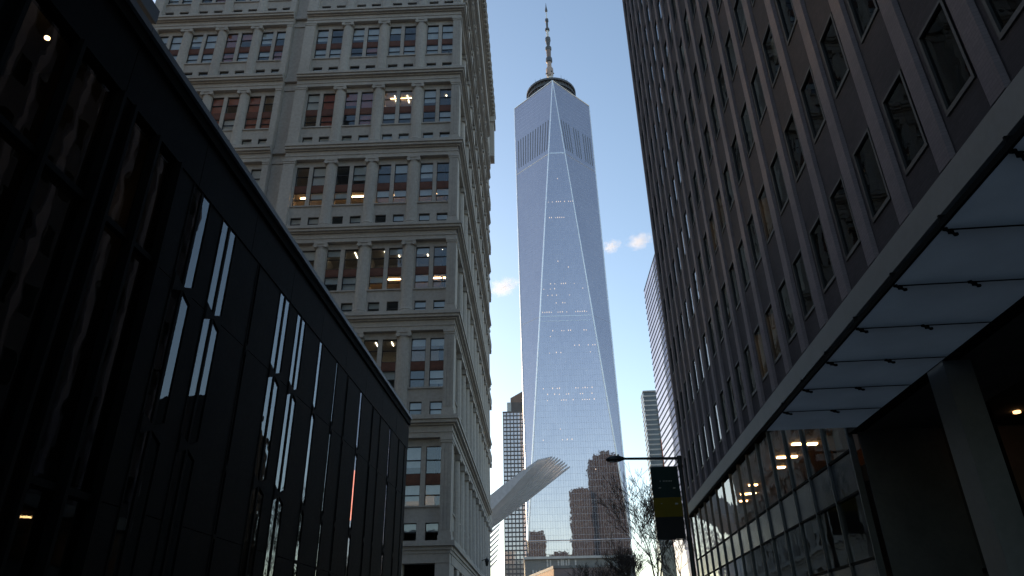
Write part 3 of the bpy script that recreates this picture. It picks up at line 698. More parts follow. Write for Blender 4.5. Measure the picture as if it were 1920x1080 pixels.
def build_tower():
    az = R(4.6); D = 470.0; th = R(1.3)
    cx, cy = D * math.sin(az), D * math.cos(az)
    root = thing('glass_skyscraper', 'tall tapering glass skyscraper with a mast, closing the view at the end of the street', 'skyscraper')
    root.location = (cx, cy, 0); root.rotation_euler = (0, 0, -th)
    hb, hd, zb, zt = 30.6, 32.3, 57.0, 417.0
    B = [(-hb, -hb), (hb, -hb), (hb, hb), (-hb, hb)]
    T = [(0, -hd), (hd, 0), (0, hd), (-hd, 0)]            # T[i] lies over the middle of base edge i
    up = [(x, y, zb) for x, y in B]; tp = [(x, y, zt) for x, y in T]
    for i in range(4):
        j = (i + 1) % 4
        e = (Vector(up[j]) - Vector(up[i])).normalized()
        inst('facade', uvmesh('facade', [((up[i], up[j], tp[i]), up[i], e)], M['tower_glass']), root)
        e2 = (Vector(tp[j]) - Vector(tp[i])).normalized()
        inst('facade', uvmesh('facade', [((up[j], tp[j], tp[i]), tp[i], e2)], M['tower_glass']), root)
        # podium glass
        lo = [(x, y, 0) for x, y in (B[i], B[j])]
        inst('podium_facade', uvmesh('podium_facade', [((lo[0], lo[1], up[j], up[i]), lo[0], e)], M['tower_glass']), root)
        # bright edges
        for p, q in ((up[i], tp[i]), (up[j], tp[i])):
            MB().tube(p, q, .62, .42, 6).build('edge_trim', M['trim'], root)
        MB().tube(tp[i], tp[j], .5, .5, 6).build('parapet_rail', M['trim'], root)
        MB().tube(up[i], up[j], .35, .35, 6).build('podium_rail', M['trim'], root)
    MB().poly([(x, y, zt - 2) for x, y in T]).build('roof', M['louver'], root)
    # width of a face at height z
    def on_front(z, t):                # central face, t in -1..1
        k = (z - zb) / (zt - zb)
        return Vector((t * hb * (1 - k), -hb - (hd - hb) * k, z))
    def on_diag(z, t, right):          # inverted triangle between near top corner (t=0) and side corner (t=1)
        k = (z - zb) / (zt - zb)
        a_ = Vector((hb, -hb, zb)).lerp(Vector((0, -hd, zt)), k); b_ = Vector((hb, -hb, zb)).lerp(Vector((hd, 0, zt)), k)
        p = a_.lerp(b_, t)
        return p if right else Vector((-p.x, p.y, p.z))
    # floor bands
    for z, h in ((342, 1.1), (203, .5), (199.5, .35)):
        for fn in (lambda zz, t: on_front(zz, t), ):
            a0, a1 = fn(z, -1), fn(z, 1); MB().box(a0.x + .6, a1.x - .6, a0.y - .12, a0.y + .1, z, z + h).build('floor_band', M['tower_band'], root)
        if z in (342, 203):
            for rt in (True, False):
                a0, a1 = on_diag(z, .01, rt), on_diag(z, .99, rt); MB().tube(a0, a1, h * .22, h * .22, 4).build('floor_band', M['tower_band'], root)
    # louvred plant floors on the flanks
    for rt in (True, False):
        for i in range(13):
            t0 = .06 + i * .0715; z0, z1 = 347, 377
            if rt and i in (4, 8): continue
            p0, p1 = on_diag(z0, t0, rt), on_diag(z1, t0, rt)
            n_ = Vector((1 if rt else -1, -1, 0)).normalized() * .05; tg = Vector((1, 1, 0) if rt else (-1, 1, 0))  .normalized() * .42
            MB().hull8([p0 - n_ - tg, p0 + n_ - tg, p0 + n_ + tg, p0 - n_ + tg], [p1 - n_ - tg, p1 + n_ - tg, p1 + n_ + tg, p1 - n_ + tg]).build('louver', M['louver'], root)
    # lit office windows scattered over the street face
    lw = MB(); rr = random.Random(3)
    for z, d, tr in ((318, .35, (-.2, .5)), (297, .75, (-.95, .95)), (291, .25, (.4, .95)), (283, .6, (-.9, .95)), (246, .3, (-.6, .2)), (241, .15, (-.2, .3)), (228, .5, (-.8, .6)), (224, .4, (-.95, .95)), (219, .3, (-.9, .9)), (213, .3, (-.9, 0)), (206, .6, (-.95, .95)),
                     (192, .5, (-.9, .9)), (188, .45, (-.9, -.3)), (181, .4, (.1, .9)), (176, .12, (-.9, .9)), (165, .45, (-.9, -.3)), (160, .3, (.6, .9)), (151, .5, (-.9, .8)), (147, .45, (-.9, .8)), (143, .5, (-.9, .9)), (139, .12, (0, .9)),
                     (131, .2, (-.8, -.4)), (124, .15, (-.8, 0)), (117, .25, (-.8, .2)), (98, .2, (0, .7))):
        x = on_front(z, -1).x; x1 = on_front(z, 1).x; u = x
        while u < x1:
            t = (u - x) / (x1 - x) * 2 - 1
            if tr[0] < t < tr[1] and rr.random() < d * .8:
                y = on_front(z, 0).y; hh = rr.uniform(.4, 1.0)
                lw.box(u, u + .42, y - .05, y - .02, z, z + hh)
            u += 1.52
    tag(lw.build('lit_windows', M['lit_office'], root), kind='stuff')
    # antenna ring on the roof
    rg = MB(); n = 40
    for i in range(n):
        a0, a1 = 2 * math.pi * i / n, 2 * math.pi * (i + 1) / n
        for r0, r1, z0, z1 in ((19.5, 21.0, 419, 420.2), (19.5, 21.3, 424, 425), (20.0, 21.6, 429, 431.0)):
            rg.hull8([(r0 * math.cos(a0), r0 * math.sin(a0), z0), (r1 * math.cos(a0), r1 * math.sin(a0), z0), (r1 * math.cos(a0), r1 * math.sin(a0), z1), (r0 * math.cos(a0), r0 * math.sin(a0), z1)],
                     [(r0 * math.cos(a1), r0 * math.sin(a1), z0), (r1 * math.cos(a1), r1 * math.sin(a1), z0), (r1 * math.cos(a1), r1 * math.sin(a1), z1), (r0 * math.cos(a1), r0 * math.sin(a1), z1)])
        rg.tube((20.2 * math.cos(a0), 20.2 * math.sin(a0), 415), (20.6 * math.cos(a0), 20.6 * math.sin(a0), 430), .35, .3, 5)
        rg.poly([(19.9 * math.cos(a0), 19.9 * math.sin(a0), 417), (19.9 * math.cos(a1), 19.9 * math.sin(a1), 417), (19.9 * math.cos(a1), 19.9 * math.sin(a1), 430), (19.9 * math.cos(a0), 19.9 * math.sin(a0), 430)])
    rg.build('antenna_ring', M['mast_dark'], root)
    for i, (a_, h) in enumerate(((-2.3, 4), (-2.05, 3), (-1.15, 4.5), (-1.0, 3), (-.85, 3.5), (-2.6, 2.5))):
        MB().tube((20.5 * math.cos(a_), 20.5 * math.sin(a_), 431), (20.5 * math.cos(a_), 20.5 * math.sin(a_), 431 + h), .18, .1, 5).build('roof_aerial', M['mast_dark'], root)
    # mast
    def ln(name, prof, mat, n=14): o_ = MB().lathe(prof, n=n).build(name, mat, root); smoothify(o_, 35); return o_
    ln('mast_shaft', [(1.9, 415), (1.9, 452), (1.7, 462), (1.6, 469)], M['mast_pale'])
    for a_ in (0.6, 2.2, 3.7, 5.3):
        MB().tube((9 * math.cos(a_), 9 * math.sin(a_), 430), (2.0 * math.cos(a_), 2.0 * math.sin(a_), 455), .4, .35, 6).build('mast_stay', M['mast_pale'], root)
    ln('mast_drum', [(2.1, 452), (3.0, 453), (3.2, 457), (3.3, 461), (2.4, 463)], M['mast_tan'])
    for a_ in (.3, 1.4, 2.6, 3.9, 5.2): o_ = MB().lathe([(.2, -.5), (.9, .4)], n=8, axis='y').build('dish', M['mast_dark'], root, (3.4 * math.cos(a_), 3.4 * math.sin(a_), 456 + 2 * math.sin(a_ * 3)))
    ln('mast_shaft', [(1.9, 463), (2.0, 469)], M['mast_tan'])
    ln('mast_ring', [(2.0, 469), (2.9, 470), (2.9, 474), (2.2, 475)], M['mast_dark'])
    ln('mast_shaft', [(1.9, 475), (2.2, 484)], M['mast_brown'])
    ln('mast_ring', [(2.3, 484), (2.8, 485), (2.8, 487.5), (1.6, 488)], M['mast_dark'])
    ln('mast_shaft', [(1.2, 488), (2.1, 495)], M['mast_dark'])
    ln('mast_ring', [(2.1, 495), (2.5, 496), (2.4, 499.5), (1.2, 500.5)], M['mast_dark'])
    ln('mast_shaft', [(1.1, 500.5), (1.1, 509)], M['mast_pale'])
    ln('mast_ring', [(1.3, 509), (2.1, 509.5), (2.0, 511.5), (1.0, 512)], M['mast_dark'])
    ln('mast_shaft', [(.9, 512), (1.1, 520.5)], M['mast_dark'])
    ln('mast_ring', [(1.2, 520.5), (1.6, 521), (1.5, 524), (.6, 525)], M['mast_dark'])
    ln('mast_tip_pole', [(.38, 525), (.36, 534)], M['mast_pale'], 8)
    ln('beacon', [(.9, 534), (1.25, 534.6), (1.1, 536.5), (.45, 541), (.12, 545.5)], M['mast_dark'], 10)
M['mast_tan'] = surface('mast_tan', (0.34, 0.26, 0.23), (0.42, 0.33, 0.29), 0.6, 0.4, 0.05, 2.0)
M['mast_brown'] = surface('mast_brown', (0.17, 0.13, 0.12), (0.22, 0.17, 0.155), 0.6, 0.4, 0.05, 2.0)
build_tower()

# ================================================================== white ribbed wing of the transit hall
M['rib_white'] = surface('white_painted_rib', (0.52, 0.52, 0.55), (0.6, 0.6, 0.63), 0.5, 0.1, 0.03, 1.0)
def at(px, py, v, a=A_S):
    d = ray(px, py); t = Vector((math.sin(a), math.cos(a), 0)); return d * (v / d.dot(t)) + Vector((0, 0, EYE))
def build_wing():
    base = at(900, 1100, 212)
    root = thing('ribbed_station_wing', 'white ribbed wing of a station hall rising in front of the glass skyscraper', 'canopy')
    root.location = (base.x, base.y, 0)
    # long cantilever ribs standing one behind the other along the street
    tips = [(1036, 855), (1041, 856), (1046.5, 857.5), (1051, 860), (1056, 863.5), (1060, 866.5), (1064, 870), (1069, 874)]
    n = 16
    for i in range(n):
        k = i / (n - 1); v = 205 + 17 * k
        top0 = (858, 984 + 20 * k)
        if i >= n - 8: tp_ = tips[i - (n - 8)]
        else: tp_ = (1010 + 26 * i / (n - 8), 861 - 6 * i / (n - 8))
        lo_root = 46 - 4 * k
        P = []
        yy0 = 985 - 3 * k + 22 * k; ytip = tp_[1]
        a0 = at(850, yy0, v); a1 = at(tp_[0], ytip, v); b1 = at(tp_[0] - 1.0, ytip + 3.0, v); b0 = at(850, yy0 + lo_root, v)
        th = Vector((math.sin(A_S), math.cos(A_S), 0)) * .32
        mid_t = a0.lerp(a1, .6) + Vector((0, 0, .5)); mid_b = b0.lerp(b1, .6) - Vector((0, 0, .2))
        loop = [a0, b0, mid_b, b1, a1, mid_t]
        o = MB().hull8([p - th - root.location for p in loop], [p + th - root.location for p in loop]).build('rib', M['rib_white'], root)
    # lower, farther ribs with sky between them
    for i in range(8):
        v = 236 + 2.2 * i; y0 = 1018 + 9.5 * i
        a0, a1 = at(880, y0 + 20, v), at(937 - i * .6, y0 - 34, v); th = Vector((math.sin(A_S), math.cos(A_S), 0)) * .3; up = Vector((0, 0, .75))
        MB().hull8([a0 - up - th - root.location, a0 - up + th - root.location, a0 + up + th - root.location, a0 + up - th - root.location], [a1 - th - root.location, a1 + th - root.location, a1 + up * .6 + th - root.location, a1 + up * .6 - th - root.location]).build('rib', M['rib_white'], root)
    # body below, down to the ground
    b0 = at(860, 1100, 206) - root.location; b0.z = 0
    hb = MB(); hb.hull8([(b0.x - 6, b0.y - 2, 0), (b0.x + 5, b0.y - 2, 0), (b0.x + 5, b0.y + 48, 0), (b0.x - 6, b0.y + 48, 0)], [(b0.x - 3, b0.y - 2, 29), (b0.x + 1, b0.y - 2, 29), (b0.x + 1, b0.y + 48, 29), (b0.x - 3, b0.y + 48, 29)])
    hb.build('spine', M['rib_white'], root)
build_wing()

# ================================================================== other buildings beyond
M['pale_conc'] = surface('pale_concrete', (0.42, 0.41, 0.39), (0.5, 0.49, 0.47), 0.8, 0.1, 0.1, 1.0)
M['frame_dark'] = surface('dark_grid_frame', (0.075, 0.075, 0.08), (0.11, 0.11, 0.115), 0.6, 0.1, 0.1, 1.0)
M['brown_frame'] = surface('brown_grid_frame', (0.15, 0.115, 0.10), (0.2, 0.155, 0.135), 0.7, 0.1, 0.1, 1.0)
M['grid_pane'] = curtain('grid_pane', (0.34, 0.36, 0.35), (0.2, 0.2, 0.2), 3.0, 3.0, 0.35, 0.0, 0.02)
def polar(az_deg, d): return d * math.sin(R(az_deg)), d * math.cos(R(az_deg))
def build_grid_tower():
    D = 600.0; x0, y0 = polar(-1.0, D); x1, _ = polar(2.2, D)
    root = thing('gridded_apartment_tower', 'dark gridded tower of pale square windows with a stepped top, left of the glass skyscraper', 'building')
    root.location = (x0, y0, 0)
    wd = x1 - x0; z1 = 186; z2 = 199; z3 = 205
    MB().box(0, wd, 0, 30, 0, z1).box(3.9, wd, 1, 29, z1, z1 + 9).build('wall', M['frame_dark'], root)
    MB().hull8([(7.0, 1, z1 + 9), (wd, 1, z1 + 9), (wd, 29, z1 + 9), (7.0, 29, z1 + 9)], [(7.0, 1, z2), (wd, 1, z3 + 9), (wd, 29, z3 + 9), (7.0, 29, z2)]).build('stepped_roof', M['brown_frame'], root)
    MB().box(-.15, wd, -.2, 0, z1 - 1, z1 + .4).build('parapet', M['frame_dark'], root)
    c = 0; pitch = 3.05
    wn = uvmesh('window', [(((0, 0, 0), (2.2, 0, 0), (2.2, 0, 2.3), (0, 0, 2.3)), (0, 0, 0), (1, 0, 0))], M['grid_pane'])
    wn2 = MB().box(0, 2.2, -.12, -.02, 1.05, 1.2).mesh('glazing_bar', M['frame_dark'])
    for r in range(48):
        z = 22 + r * 3.5
        if z > z1 - 3: break
        for cc in range(7):
            o = inst('window', wn, root, (.75 + cc * pitch, -.06, z))
    MB().box(3.9, 7.6, .6, .95, z1 - 10, z1 + 8.9).build('glazed_bay', M['pale_glass'], root)
M['pale_glass'] = surface('pale_green_glass', (0.30, 0.34, 0.34), (0.36, 0.40, 0.40), 0.2, 0.1, 0.02, 1.0, spec=0.8)
build_grid_tower()

def build_striped():
    D = 520.0; x0, y0 = polar(10.86, D); root = thing('banded_apartment_block', 'slim block with white and grey floor bands, right of the glass skyscraper', 'building')
    root.location = (x0, y0, 0); root.rotation_euler = (0, 0, R(-4)); H = 1.6 + D * math.tan(R(18.2))
    MB().box(0.1, 15, .25, 18, 0, H - 1.0).build('wall', M['spandrel_glass'], root)
    fl = MB().box(-.05, 15.2, 0, 18.2, -.55, .55).mesh('floor_band', M['pale_conc'])
    z = H
    i = 0
    while z > 60:
        inst('floor_band', fl, root, (0, 0, z)); z -= 3.72; i += 1
    bl = MB().box(8.8, 15.4, -1.0, 0, -.4, .35).mesh('balcony', M['brown_frame'])
    z = H - 3.72 * 4
    while z > 60:
        inst('balcony', bl, root, (0, 0, z)); z -= 3.72
    MB().box(9.2, 13.2, -1.4, -1.02, 60, H - 38).build('orange_wing', M['orange_wing_mat'], root)  # narrow orange strip along the front, right of the bands
M['orange_wing_mat'] = surface('orange_wing_surface', (0.55, 0.11, 0.035), (0.65, 0.16, 0.05), 0.8, 0.2, 0.1, 1.0)
build_striped()

M['side_glass'] = curtain('side_tower_glass', (0.20, 0.24, 0.30), (0.3, 0.33, 0.36), 3.0, 3.95, 0.7, 0.0, 0.02, 0.02, 0.2)
def build_side_tower():
    a = A_S; D = 430.0; u = D * math.sin(R(11.93) - a); v = D * math.cos(R(11.93) - a); H = EYE + D * .492
    root = thing('pale_glass_office_tower', 'pale glass office tower with thin dark floor lines, showing beside the brick building', 'building', a, u, v)
    inst('facade', uvmesh('facade', [(((0, -95, 0), (0, 0, 0), (0, 0, H), (0, -95, H)), (0, -95, 0), (0, 1, 0))], M['side_glass']), root)
    inst('facade', uvmesh('facade', [(((0, 0, 0), (16, 0, 0), (16, 0, H), (0, 0, H)), (0, 0, 0), (1, 0, 0)), (((0, -95, 0), (16, -95, 0), (16, -95, H), (0, -95, H)), (0, -95, 0), (1, 0, 0)), (((16, -95, 0), (16, 0, 0), (16, 0, H), (16, -95, H)), (16, 0, 0), (0, 1, 0)), (((0, -95, H), (0, 0, H), (16, 0, H), (16, -95, H)), (0, 0, H), (0, 1, 0))], M['side_glass']), root)
    bd = MB().box(-.22, .05, -95, .1, -.32, .32).mesh('floor_line', M['louver'])
    z = H - .4; k = 0
    while z > 60:
        inst('floor_line', bd, root, (0, 0, z)); z -= 3.95
        if k == 0: z -= 1.2
        k += 1
build_side_tower()

# low blocks in front of the skyscraper's foot
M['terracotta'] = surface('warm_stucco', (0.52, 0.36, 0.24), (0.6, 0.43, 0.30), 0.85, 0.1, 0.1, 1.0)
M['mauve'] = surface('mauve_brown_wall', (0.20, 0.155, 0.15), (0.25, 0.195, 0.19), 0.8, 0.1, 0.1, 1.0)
M['grey_wall'] = surface('grey_podium_wall', (0.17, 0.17, 0.165), (0.21, 0.21, 0.205), 0.7, 0.1, 0.1, 1.0)
def build_low():
    D = 330.0; x0, y0 = polar(.55, D); x1, _ = polar(9.0, D); H = 1.6 + D * math.tan(R(6.05))
    root = thing('grey_pavilion', 'low grey block with a pale roof ledge at the foot of the glass skyscraper', 'building'); root.location = (x0, y0, 0)
    w_ = x1 - x0
    MB().box(0, w_, 0, 40, 0, H - 1).build('wall', M['grey_wall'], root)
    MB().box(-.5, w_ + .5, -1.2, 41, H - 1, H).build('roof_ledge', M['pale_conc'], root)
    b = MB().box(-.35, .35, -.25, 0, 0, 3.2).mesh('pale_post', M['pale_conc'])
    for i, x in enumerate((10, 11.3, 14.8, 16.2, 17.0, 18.3, 19.4, 22.4)): inst('pale_post', b, root, (x, 0, H - 4.4 - (i % 3) * .2))
    for i, x in enumerate((3.6, 5.0, 6.4)): inst('pale_post', b, root, (x, 0, H - 8.6 - (i % 2) * .3))
    D = 240.0; x0, y0 = polar(2.75, D); x1, _ = polar(7.6, D); H = 1.6 + D * math.tan(R(5.35))
    root = thing('sunlit_low_block', 'low mauve block whose side wall glows orange in the low sun', 'building'); root.location = (x0, y0, 0)
    W_ = x1 - x0
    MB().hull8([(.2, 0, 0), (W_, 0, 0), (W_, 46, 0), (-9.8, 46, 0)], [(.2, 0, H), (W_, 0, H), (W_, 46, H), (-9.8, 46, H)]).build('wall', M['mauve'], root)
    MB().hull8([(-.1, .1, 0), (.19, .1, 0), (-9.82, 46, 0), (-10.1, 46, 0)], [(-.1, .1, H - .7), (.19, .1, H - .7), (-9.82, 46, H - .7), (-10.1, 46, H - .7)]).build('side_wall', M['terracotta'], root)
    MB().hull8([(-.2, .0, H - .7), (.19, .1, H - .7), (-9.82, 46, H - .7), (-10.2, 46, H - .7)], [(-.2, .0, H + .2), (.19, .1, H + .2), (-9.82, 46, H + .2), (-10.2, 46, H + .2)]).build('side_parapet', M['grey_wall'], root)
    MB().box(-.1, x1 - x0, -.3, 0, H - .6, H + .2).build('parapet', M['grey_wall'], root)
build_low()

# towers behind the viewer, which the glass skyscraper mirrors
M['masonry_a'] = brick_mat('brown_tower_masonry', (0.036, 0.031, 0.03), (0.028, 0.025, 0.024), (0.03, 0.027, 0.026))
M['masonry_b'] = surface('grey_tower_masonry', (0.03, 0.029, 0.031), (0.05, 0.047, 0.048), 0.8, 0.05, 0.1, 1.0)
def back_tower(name, label, x, y, w_, d, steps, mat, pitch=4.2):
    root = thing(name, label, 'building'); root.location = (x, y, 0)
    z = 0; wb = MB(); wins = MB()
    for (inset, ztop) in steps:
        wb.box(-w_ / 2 + inset, w_ / 2 - inset, -d / 2 + inset, d / 2 - inset, z, ztop)
        zz = z + 2
        while zz < ztop - 3:
            xx = -w_ / 2 + inset + 1.2
            while xx < w_ / 2 - inset - 2:
                wins.box(xx, xx + 1.5, d / 2 - inset, d / 2 - inset + .06, zz, zz + 2.1); xx += pitch
            zz += 3.9
        z = ztop
    wb.build('wall', mat, root); tag(wins.build('windows', M['spandrel_glass'], root), kind='stuff')
back_tower('stepped_masonry_tower', 'brown stepped masonry tower mirrored in the skyscraper, behind the viewer', 97, -70, 46, 40, ((0, 214), (7, 222), (16, 228)), M['masonry_a'])
back_tower('slab_office_tower', 'dark slab tower mirrored in the skyscraper, lower left of the stepped one', 60, -55, 27, 30, ((0, 172), (3, 176)), M['masonry_b'])
back_tower('low_office_tower', 'dark block mirrored at the lower left of the skyscraper', -1, -150, 28, 30, ((0, 132), (3, 137)), M['masonry_b'])
back_tower('wide_office_block', 'long dark block mirrored low in the skyscraper, behind the viewer', 32, -70, 30, 24, ((0, 103), (6, 108)), M['masonry_b'])
back_tower('unseen_shade_block', 'unseen tall dark block added behind the black hall to shade the street', -60, -8, 46, 84, ((0, 95), (4, 112)), M['masonry_b'])  # added out of view to block sky light and darken the street
back_tower('churchyard_block', 'low dark masonry block across the avenue, hidden behind the brick building', 58, 84, 68, 12, ((0, 27), (1, 30)), M['masonry_b'])

# ================================================================== street lamp, banner
M['lamp_black'] = surface('lamp_black_paint', (0.012, 0.013, 0.014), (0.02, 0.021, 0.022), 0.45, 2.0, 0.05, 20.0, spec=0.4)
def build_lamp():
    D = 30.0; x, y = polar(13.15, D); H = EYE + D * math.tan(R(12.95))
    root = thing('street_lamp', 'black street lamp with a long horizontal arm beside the brick building', 'street lamp'); root.location = (x, y, .14)
    root.rotation_euler = (0, 0, R(-1))
    h = H - .14
    o = MB().lathe([(.20, 0), (.20, .1), (.16, .18), (.14, .9), (.11, 1.0), (.105, 1.1), (.085, h - .05), (.05, h + .02)], n=12).build('pole', M['lamp_black'], root); smoothify(o)
    arm = MB(); L = 2.35
    arm.tube((0, 0, h - .06), (-L, 0, h - .02), .062, .055, 8); arm.tube((0, 0, h - .42), (-.16, 0, h - .1), .022, .022, 6); arm.lathe([(.1, h - .2), (.1, h + .04)], n=10)
    o = arm.build('arm', M['lamp_black'], root); smoothify(o)
    hd = MB()
    secs = [(-L + .08, .06, .06, 0), (-L - .05, .09, .11, -.01), (-L - .12, .14, .14, -.01), (-L - .3, .18, .16, -.02), (-L - .5, .175, .145, -.02), (-L - .64, .13, .10, -.03), (-L - .70, .04, .04, -.03)]
    n0 = 12; b0 = len(hd.v)
    for xx, ry, rz, dz in secs:
        for i in range(n0):
            t = 2 * math.pi * i / n0; s_ = math.sin(t)
            hd.v.append((xx, ry * math.cos(t), h - .02 + dz + rz * (s_ if s_ > 0 else s_ * .75)))
    for k in range(len(secs) - 1):
        for i in range(n0):
            j = (i + 1) % n0; hd.f.append((b0 + k * n0 + i, b0 + (k + 1) * n0 + i, b0 + (k + 1) * n0 + j, b0 + k * n0 + j))
    hd.f.append(tuple(range(n0))); hd.f.append(tuple(b0 + (len(secs) - 1) * n0 + i for i in range(n0 - 1, -1, -1)))
    o = hd.build('lamp_head', M['lamp_black'], root); smoothify(o, 50)
    MB().box(-L - .55, -L - .2, -.1, .1, h - .145, h - .125).build('lens', M['shop_lens'], root)
    MB().lathe([(.03, h + .09), (.045, h + .12), (.03, h + .17)], -L - .18, 0, 8).build('photocell', M['lamp_black'], root)
    zt, zb_ = EYE + D * math.tan(R(12.2)) - .14, EYE + D * math.tan(R(6.95)) - .14
    for nm, z in (('banner_bracket', zt + .02), ('banner_bracket', zb_ - .02)):
        MB().tube((0, 0, z), (-1.28, 0, z), .018, .014, 6).lathe([(.11, z - .06), (.11, z + .06)], n=10).build(nm, M['lamp_black'], root)
    # banner: a cloth of three colour fields, hanging between the brackets
    bo = thing('pole_banner', 'dark banner with a green and yellow field hung from the street lamp', 'banner'); bo.location = root.matrix_basis @ Vector((-.70, -.02, zb_)); bo.rotation_euler = root.rotation_euler
    hgt = zt - zb_; W_ = 1.12
    def cloth(z0, z1, mat, name):
        v = []; f = []; nx, nz = 10, 8
        for sy in (-.004, .004):
            for k in range(nz + 1):
                for i in range(nx + 1):
                    t = i / nx; z = z0 + (z1 - z0) * k / nz; zn = z / hgt
                    v.append((-W_ / 2 + W_ * t, sy + .035 * math.sin(t * 5 + zn * 2.2) * math.sin(math.pi * zn) + .02 * math.sin(zn * 9), z))
        Q = (nx + 1) * (nz + 1)
        for k in range(nz):
            for i in range(nx):
                q = k * (nx + 1) + i; f.append((q, q + 1, q + nx + 2, q + nx + 1)); f.append((Q + q + 1, Q + q, Q + q + nx + 1, Q + q + nx + 2))
        mb = MB(); mb.v = v; mb.f = f; o_ = mb.build(name, mat, bo, smooth=True)
    cloth(hgt * .565, hgt, M['banner_green'], 'upper_field'); cloth(hgt * .30, hgt * .565, M['banner_yellow'], 'middle_field'); cloth(0, hgt * .30, M['banner_black'], 'lower_field')
    # white printed marks: small lettering and leaf shapes, blurred beyond reading in the photograph
    mk = MB()
    rr = random.Random(5)
    def mark(xc, zc, w2, h2):
        y = -.075
        mk.hull8([(xc - w2, y, zc - h2), (xc + w2 * .7, y, zc - h2), (xc + w2, y, zc + h2 * .6), (xc - w2 * .5, y, zc + h2)], [(xc - w2, y + .004, zc - h2), (xc + w2 * .7, y + .004, zc - h2), (xc + w2, y + .004, zc + h2 * .6), (xc - w2 * .5, y + .004, zc + h2)])
    for i in range(8): 
        if i != 1: mark(-.22 + i * .065, hgt * .795, .02, .026)
    mark(-.26, hgt * .70, .06, .022); mark(.32, hgt * .695, .06, .028); mark(.34, hgt * .475, .07, .035); mark(-.26, hgt * .48, .035, .015)
    mk.build('printed_marks', M['banner_white'], bo)
M['shop_lens'] = surface('lamp_lens', (0.2, 0.2, 0.19), (0.26, 0.26, 0.25), 0.3, 2.0, 0.02, 10.0)
M['banner_green'] = translucent('banner_dark_green', (0.025, 0.06, 0.056), 0.5, 0.85)
M['banner_yellow'] = translucent('banner_olive_yellow', (0.24, 0.20, 0.02), 0.6, 0.85)
M['banner_black'] = surface('banner_black', (0.008, 0.010, 0.010), (0.012, 0.014, 0.014), 0.85, 2.0, 0.1, 30.0)
M['banner_white'] = surface('banner_print', (0.3, 0.34, 0.30), (0.38, 0.42, 0.38), 0.85, 2.0, 0.1, 30.0)
build_lamp()

# ================================================================== bare trees
M['bark'] = surface('bark', (0.045, 0.035, 0.03), (0.08, 0.062, 0.052), 0.95, 3.0, 0.5, 25.0)
M['leaf'] = surface('russet_leaf', (0.30, 0.06, 0.02), (0.45, 0.13, 0.03), 0.8, 1.0, 0.1, 20.0)
def tree(label, x, y, h, seed, leaves=0, spread=1.0):
    root = thing('bare_tree', label, 'tree', group='bare street trees'); root.location = (x, y, 0)
    rr = random.Random(seed); tb = MB(); cb = MB(); lb = MB()
    def grow(p, d, L, r, lvl):
        mb = tb if lvl <= 1 else cb
        n = 3 if lvl < 4 else 2; q = p
        for i in range(n):
            d = (d + Vector((rr.uniform(-.16, .16), rr.uniform(-.16, .16), rr.uniform(-.04, .12)))).normalized()
            e = q + d * (L / n); r1 = r * (.86 if lvl else .88)
            r = max(r, .017); r1 = max(r1, .015); mb.tube(q, e, r, r1, 7 if lvl < 2 else (5 if lvl < 4 else 3)); q = e; r = r1
            if lvl >= 1 and lvl < 6 and rr.random() < .58:
                sd_ = (d + Vector((rr.uniform(-1, 1), rr.uniform(-1, 1), rr.uniform(-.2, .6))) * .75).normalized()
                grow(q, sd_, L * rr.uniform(.5, .72), r * .5, lvl + 1)
        if lvl < 6:
            for i in range(3 if lvl < 3 else 2):
                a_ = rr.uniform(0, 6.28); s_ = rr.uniform(.35, .75) * spread
                nd = (d + Vector((math.cos(a_) * s_, math.sin(a_) * s_, rr.uniform(-.05, .3)))).normalized()
                grow(q, nd, L * rr.uniform(.62, .82), r * rr.uniform(.55, .72), lvl + 1)
        elif leaves and rr.random() < leaves and q.z < h * .45:
            for _ in range(2):
                a_ = Vector((rr.uniform(-1, 1), rr.uniform(-1, 1), rr.uniform(-1, 1))) * .14; b_ = Vector((rr.uniform(-1, 1), rr.uniform(-1, 1), rr.uniform(-1, 1))) * .14
                lb.poly([q, q + a_, q + a_ + b_, q + b_])
    grow(Vector((0, 0, 0)), Vector((0, 0, 1)), h * .27, h * .0125, 0)
    k = h / max(v[2] for v in cb.v)
    for b_ in (tb, cb, lb): b_.v = [(x_ * k, y_ * k, z_ * k) for x_, y_, z_ in b_.v]
    tb.build('trunk', M['bark'], root, smooth=True); cb.build('crown', M['bark'], root)
    if lb.v: lb.build('leaves', M['leaf'], root)
x, y = polar(10.5, 88); tree('bare branching tree between the glass skyscraper and the dark banner', x, y, 19.8, 11, 0, 1.2)
x, y = polar(12.4, 82); tree('bare tree standing behind the dark banner and lamp pole', x, y, 17.5, 5, 0, 1.1)
x, y = polar(9.2, 100); tree('smaller bare tree with russet leaves at the right foot of the skyscraper', x, y, 15.5, 23, .5, 1.1)
x, y = polar(6.6, 118); tree('low bare tree in front of the mauve block', x, y, 13.2, 31, .15, 1.2)

# ================================================================== little wall lantern on the far corner of the stone building
def build_lantern():
    root = thing('wall_lantern', 'small dark bracket lantern on the far corner of the stone building', 'lantern', A_S, US + .25, D0 + 40)
    z = EYE + 110 * math.tan(R(5.75)); root.location.z = z
    MB().tube((-.25, 0, .2), (.55, 0, .5), .06, .05, 6).build('bracket', M['lamp_black'], root)
    o = MB().lathe([(.06, -.55), (.18, -.45), (.30, .1), (.36, .2), (.22, .45), (.06, .6), (.03, .8)], .6, 0, 10).build('lantern_body', M['lamp_black'], root)
build_lantern()

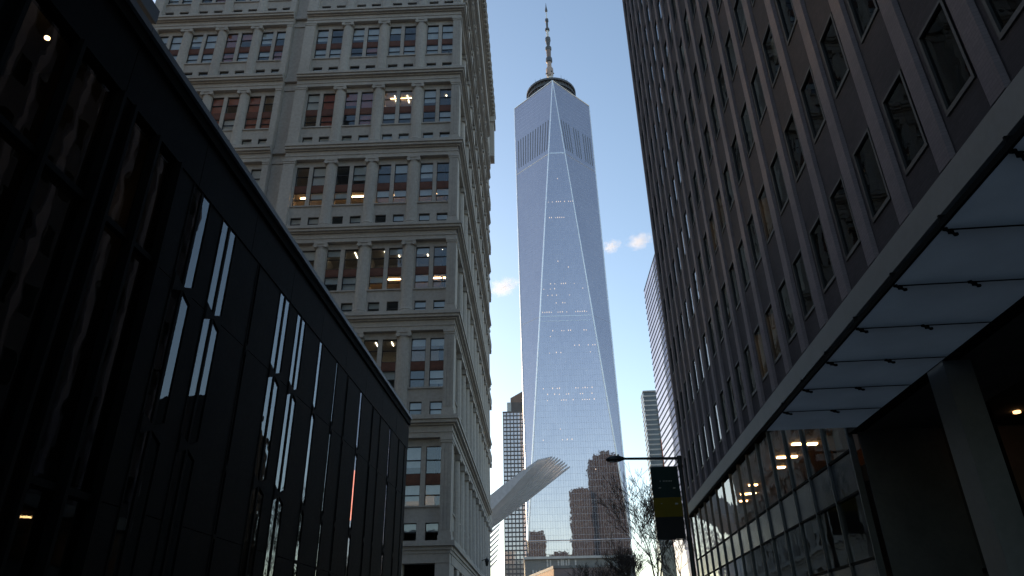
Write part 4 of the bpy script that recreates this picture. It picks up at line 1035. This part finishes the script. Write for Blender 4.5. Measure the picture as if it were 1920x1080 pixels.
# ================================================================== small clouds far beyond
def cloud_mat():
    mt, nt = new_mat('cloud_vapour'); L = nt.links.new
    out = N(nt, 'ShaderNodeOutputMaterial'); pv = N(nt, 'ShaderNodeVolumePrincipled')
    tc = N(nt, 'ShaderNodeTexCoord'); n1 = N(nt, 'ShaderNodeTexNoise', i_Scale=2.2, i_Detail=5.0, i_Roughness=0.6)
    L(tc.outputs['Object'], n1.inputs['Vector'])
    ln_ = N(nt, 'ShaderNodeVectorMath', operation='LENGTH'); L(tc.outputs['Object'], ln_.inputs[0])
    sb = N(nt, 'ShaderNodeMath', operation='SUBTRACT'); sb.inputs[0].default_value = 1.0; L(ln_.outputs['Value'], sb.inputs[1])
    m1 = N(nt, 'ShaderNodeMath', operation='MULTIPLY_ADD'); m1.inputs[1].default_value = 1.6; m1.inputs[2].default_value = -1.0; L(n1.outputs['Fac'], m1.inputs[0])
    m2 = N(nt, 'ShaderNodeMath', operation='ADD'); L(m1.outputs[0], m2.inputs[0]); L(sb.outputs[0], m2.inputs[1])
    m3 = N(nt, 'ShaderNodeMath', operation='MULTIPLY'); m3.inputs[1].default_value = 0.03; m3.use_clamp = True; L(m2.outputs[0], m3.inputs[0])
    L(m3.outputs[0], pv.inputs['Density']); pv.inputs['Color'].default_value = (1, .97, .97, 1); pv.inputs['Anisotropy'].default_value = 0.3
    L(pv.outputs[0], out.inputs['Volume']); return mt
M['cloud'] = cloud_mat()
def cloud(label, px, py, w_, h_):
    d = ray(px, py); d.normalize(); p = d * 2600 + Vector((0, 0, EYE))
    prof = [(math.sin(math.pi * i / 10) + .001, -math.cos(math.pi * i / 10)) for i in range(11)]
    o = MB().lathe(prof, n=16).build('cloud', M['cloud'], None, tuple(p), smooth=True); o.scale = (w_, w_ * .8, h_); o.rotation_euler = (0, R(-14), 0)
    tag(o, label, 'cloud', 'small clouds')
cloud('small soft cloud left of the glass skyscraper', 944, 538, 75, 38)
cloud('small soft cloud close to the brick building at right', 1198, 452, 62, 36)
cloud('faint small cloud just right of the glass skyscraper', 1146, 462, 50, 30)
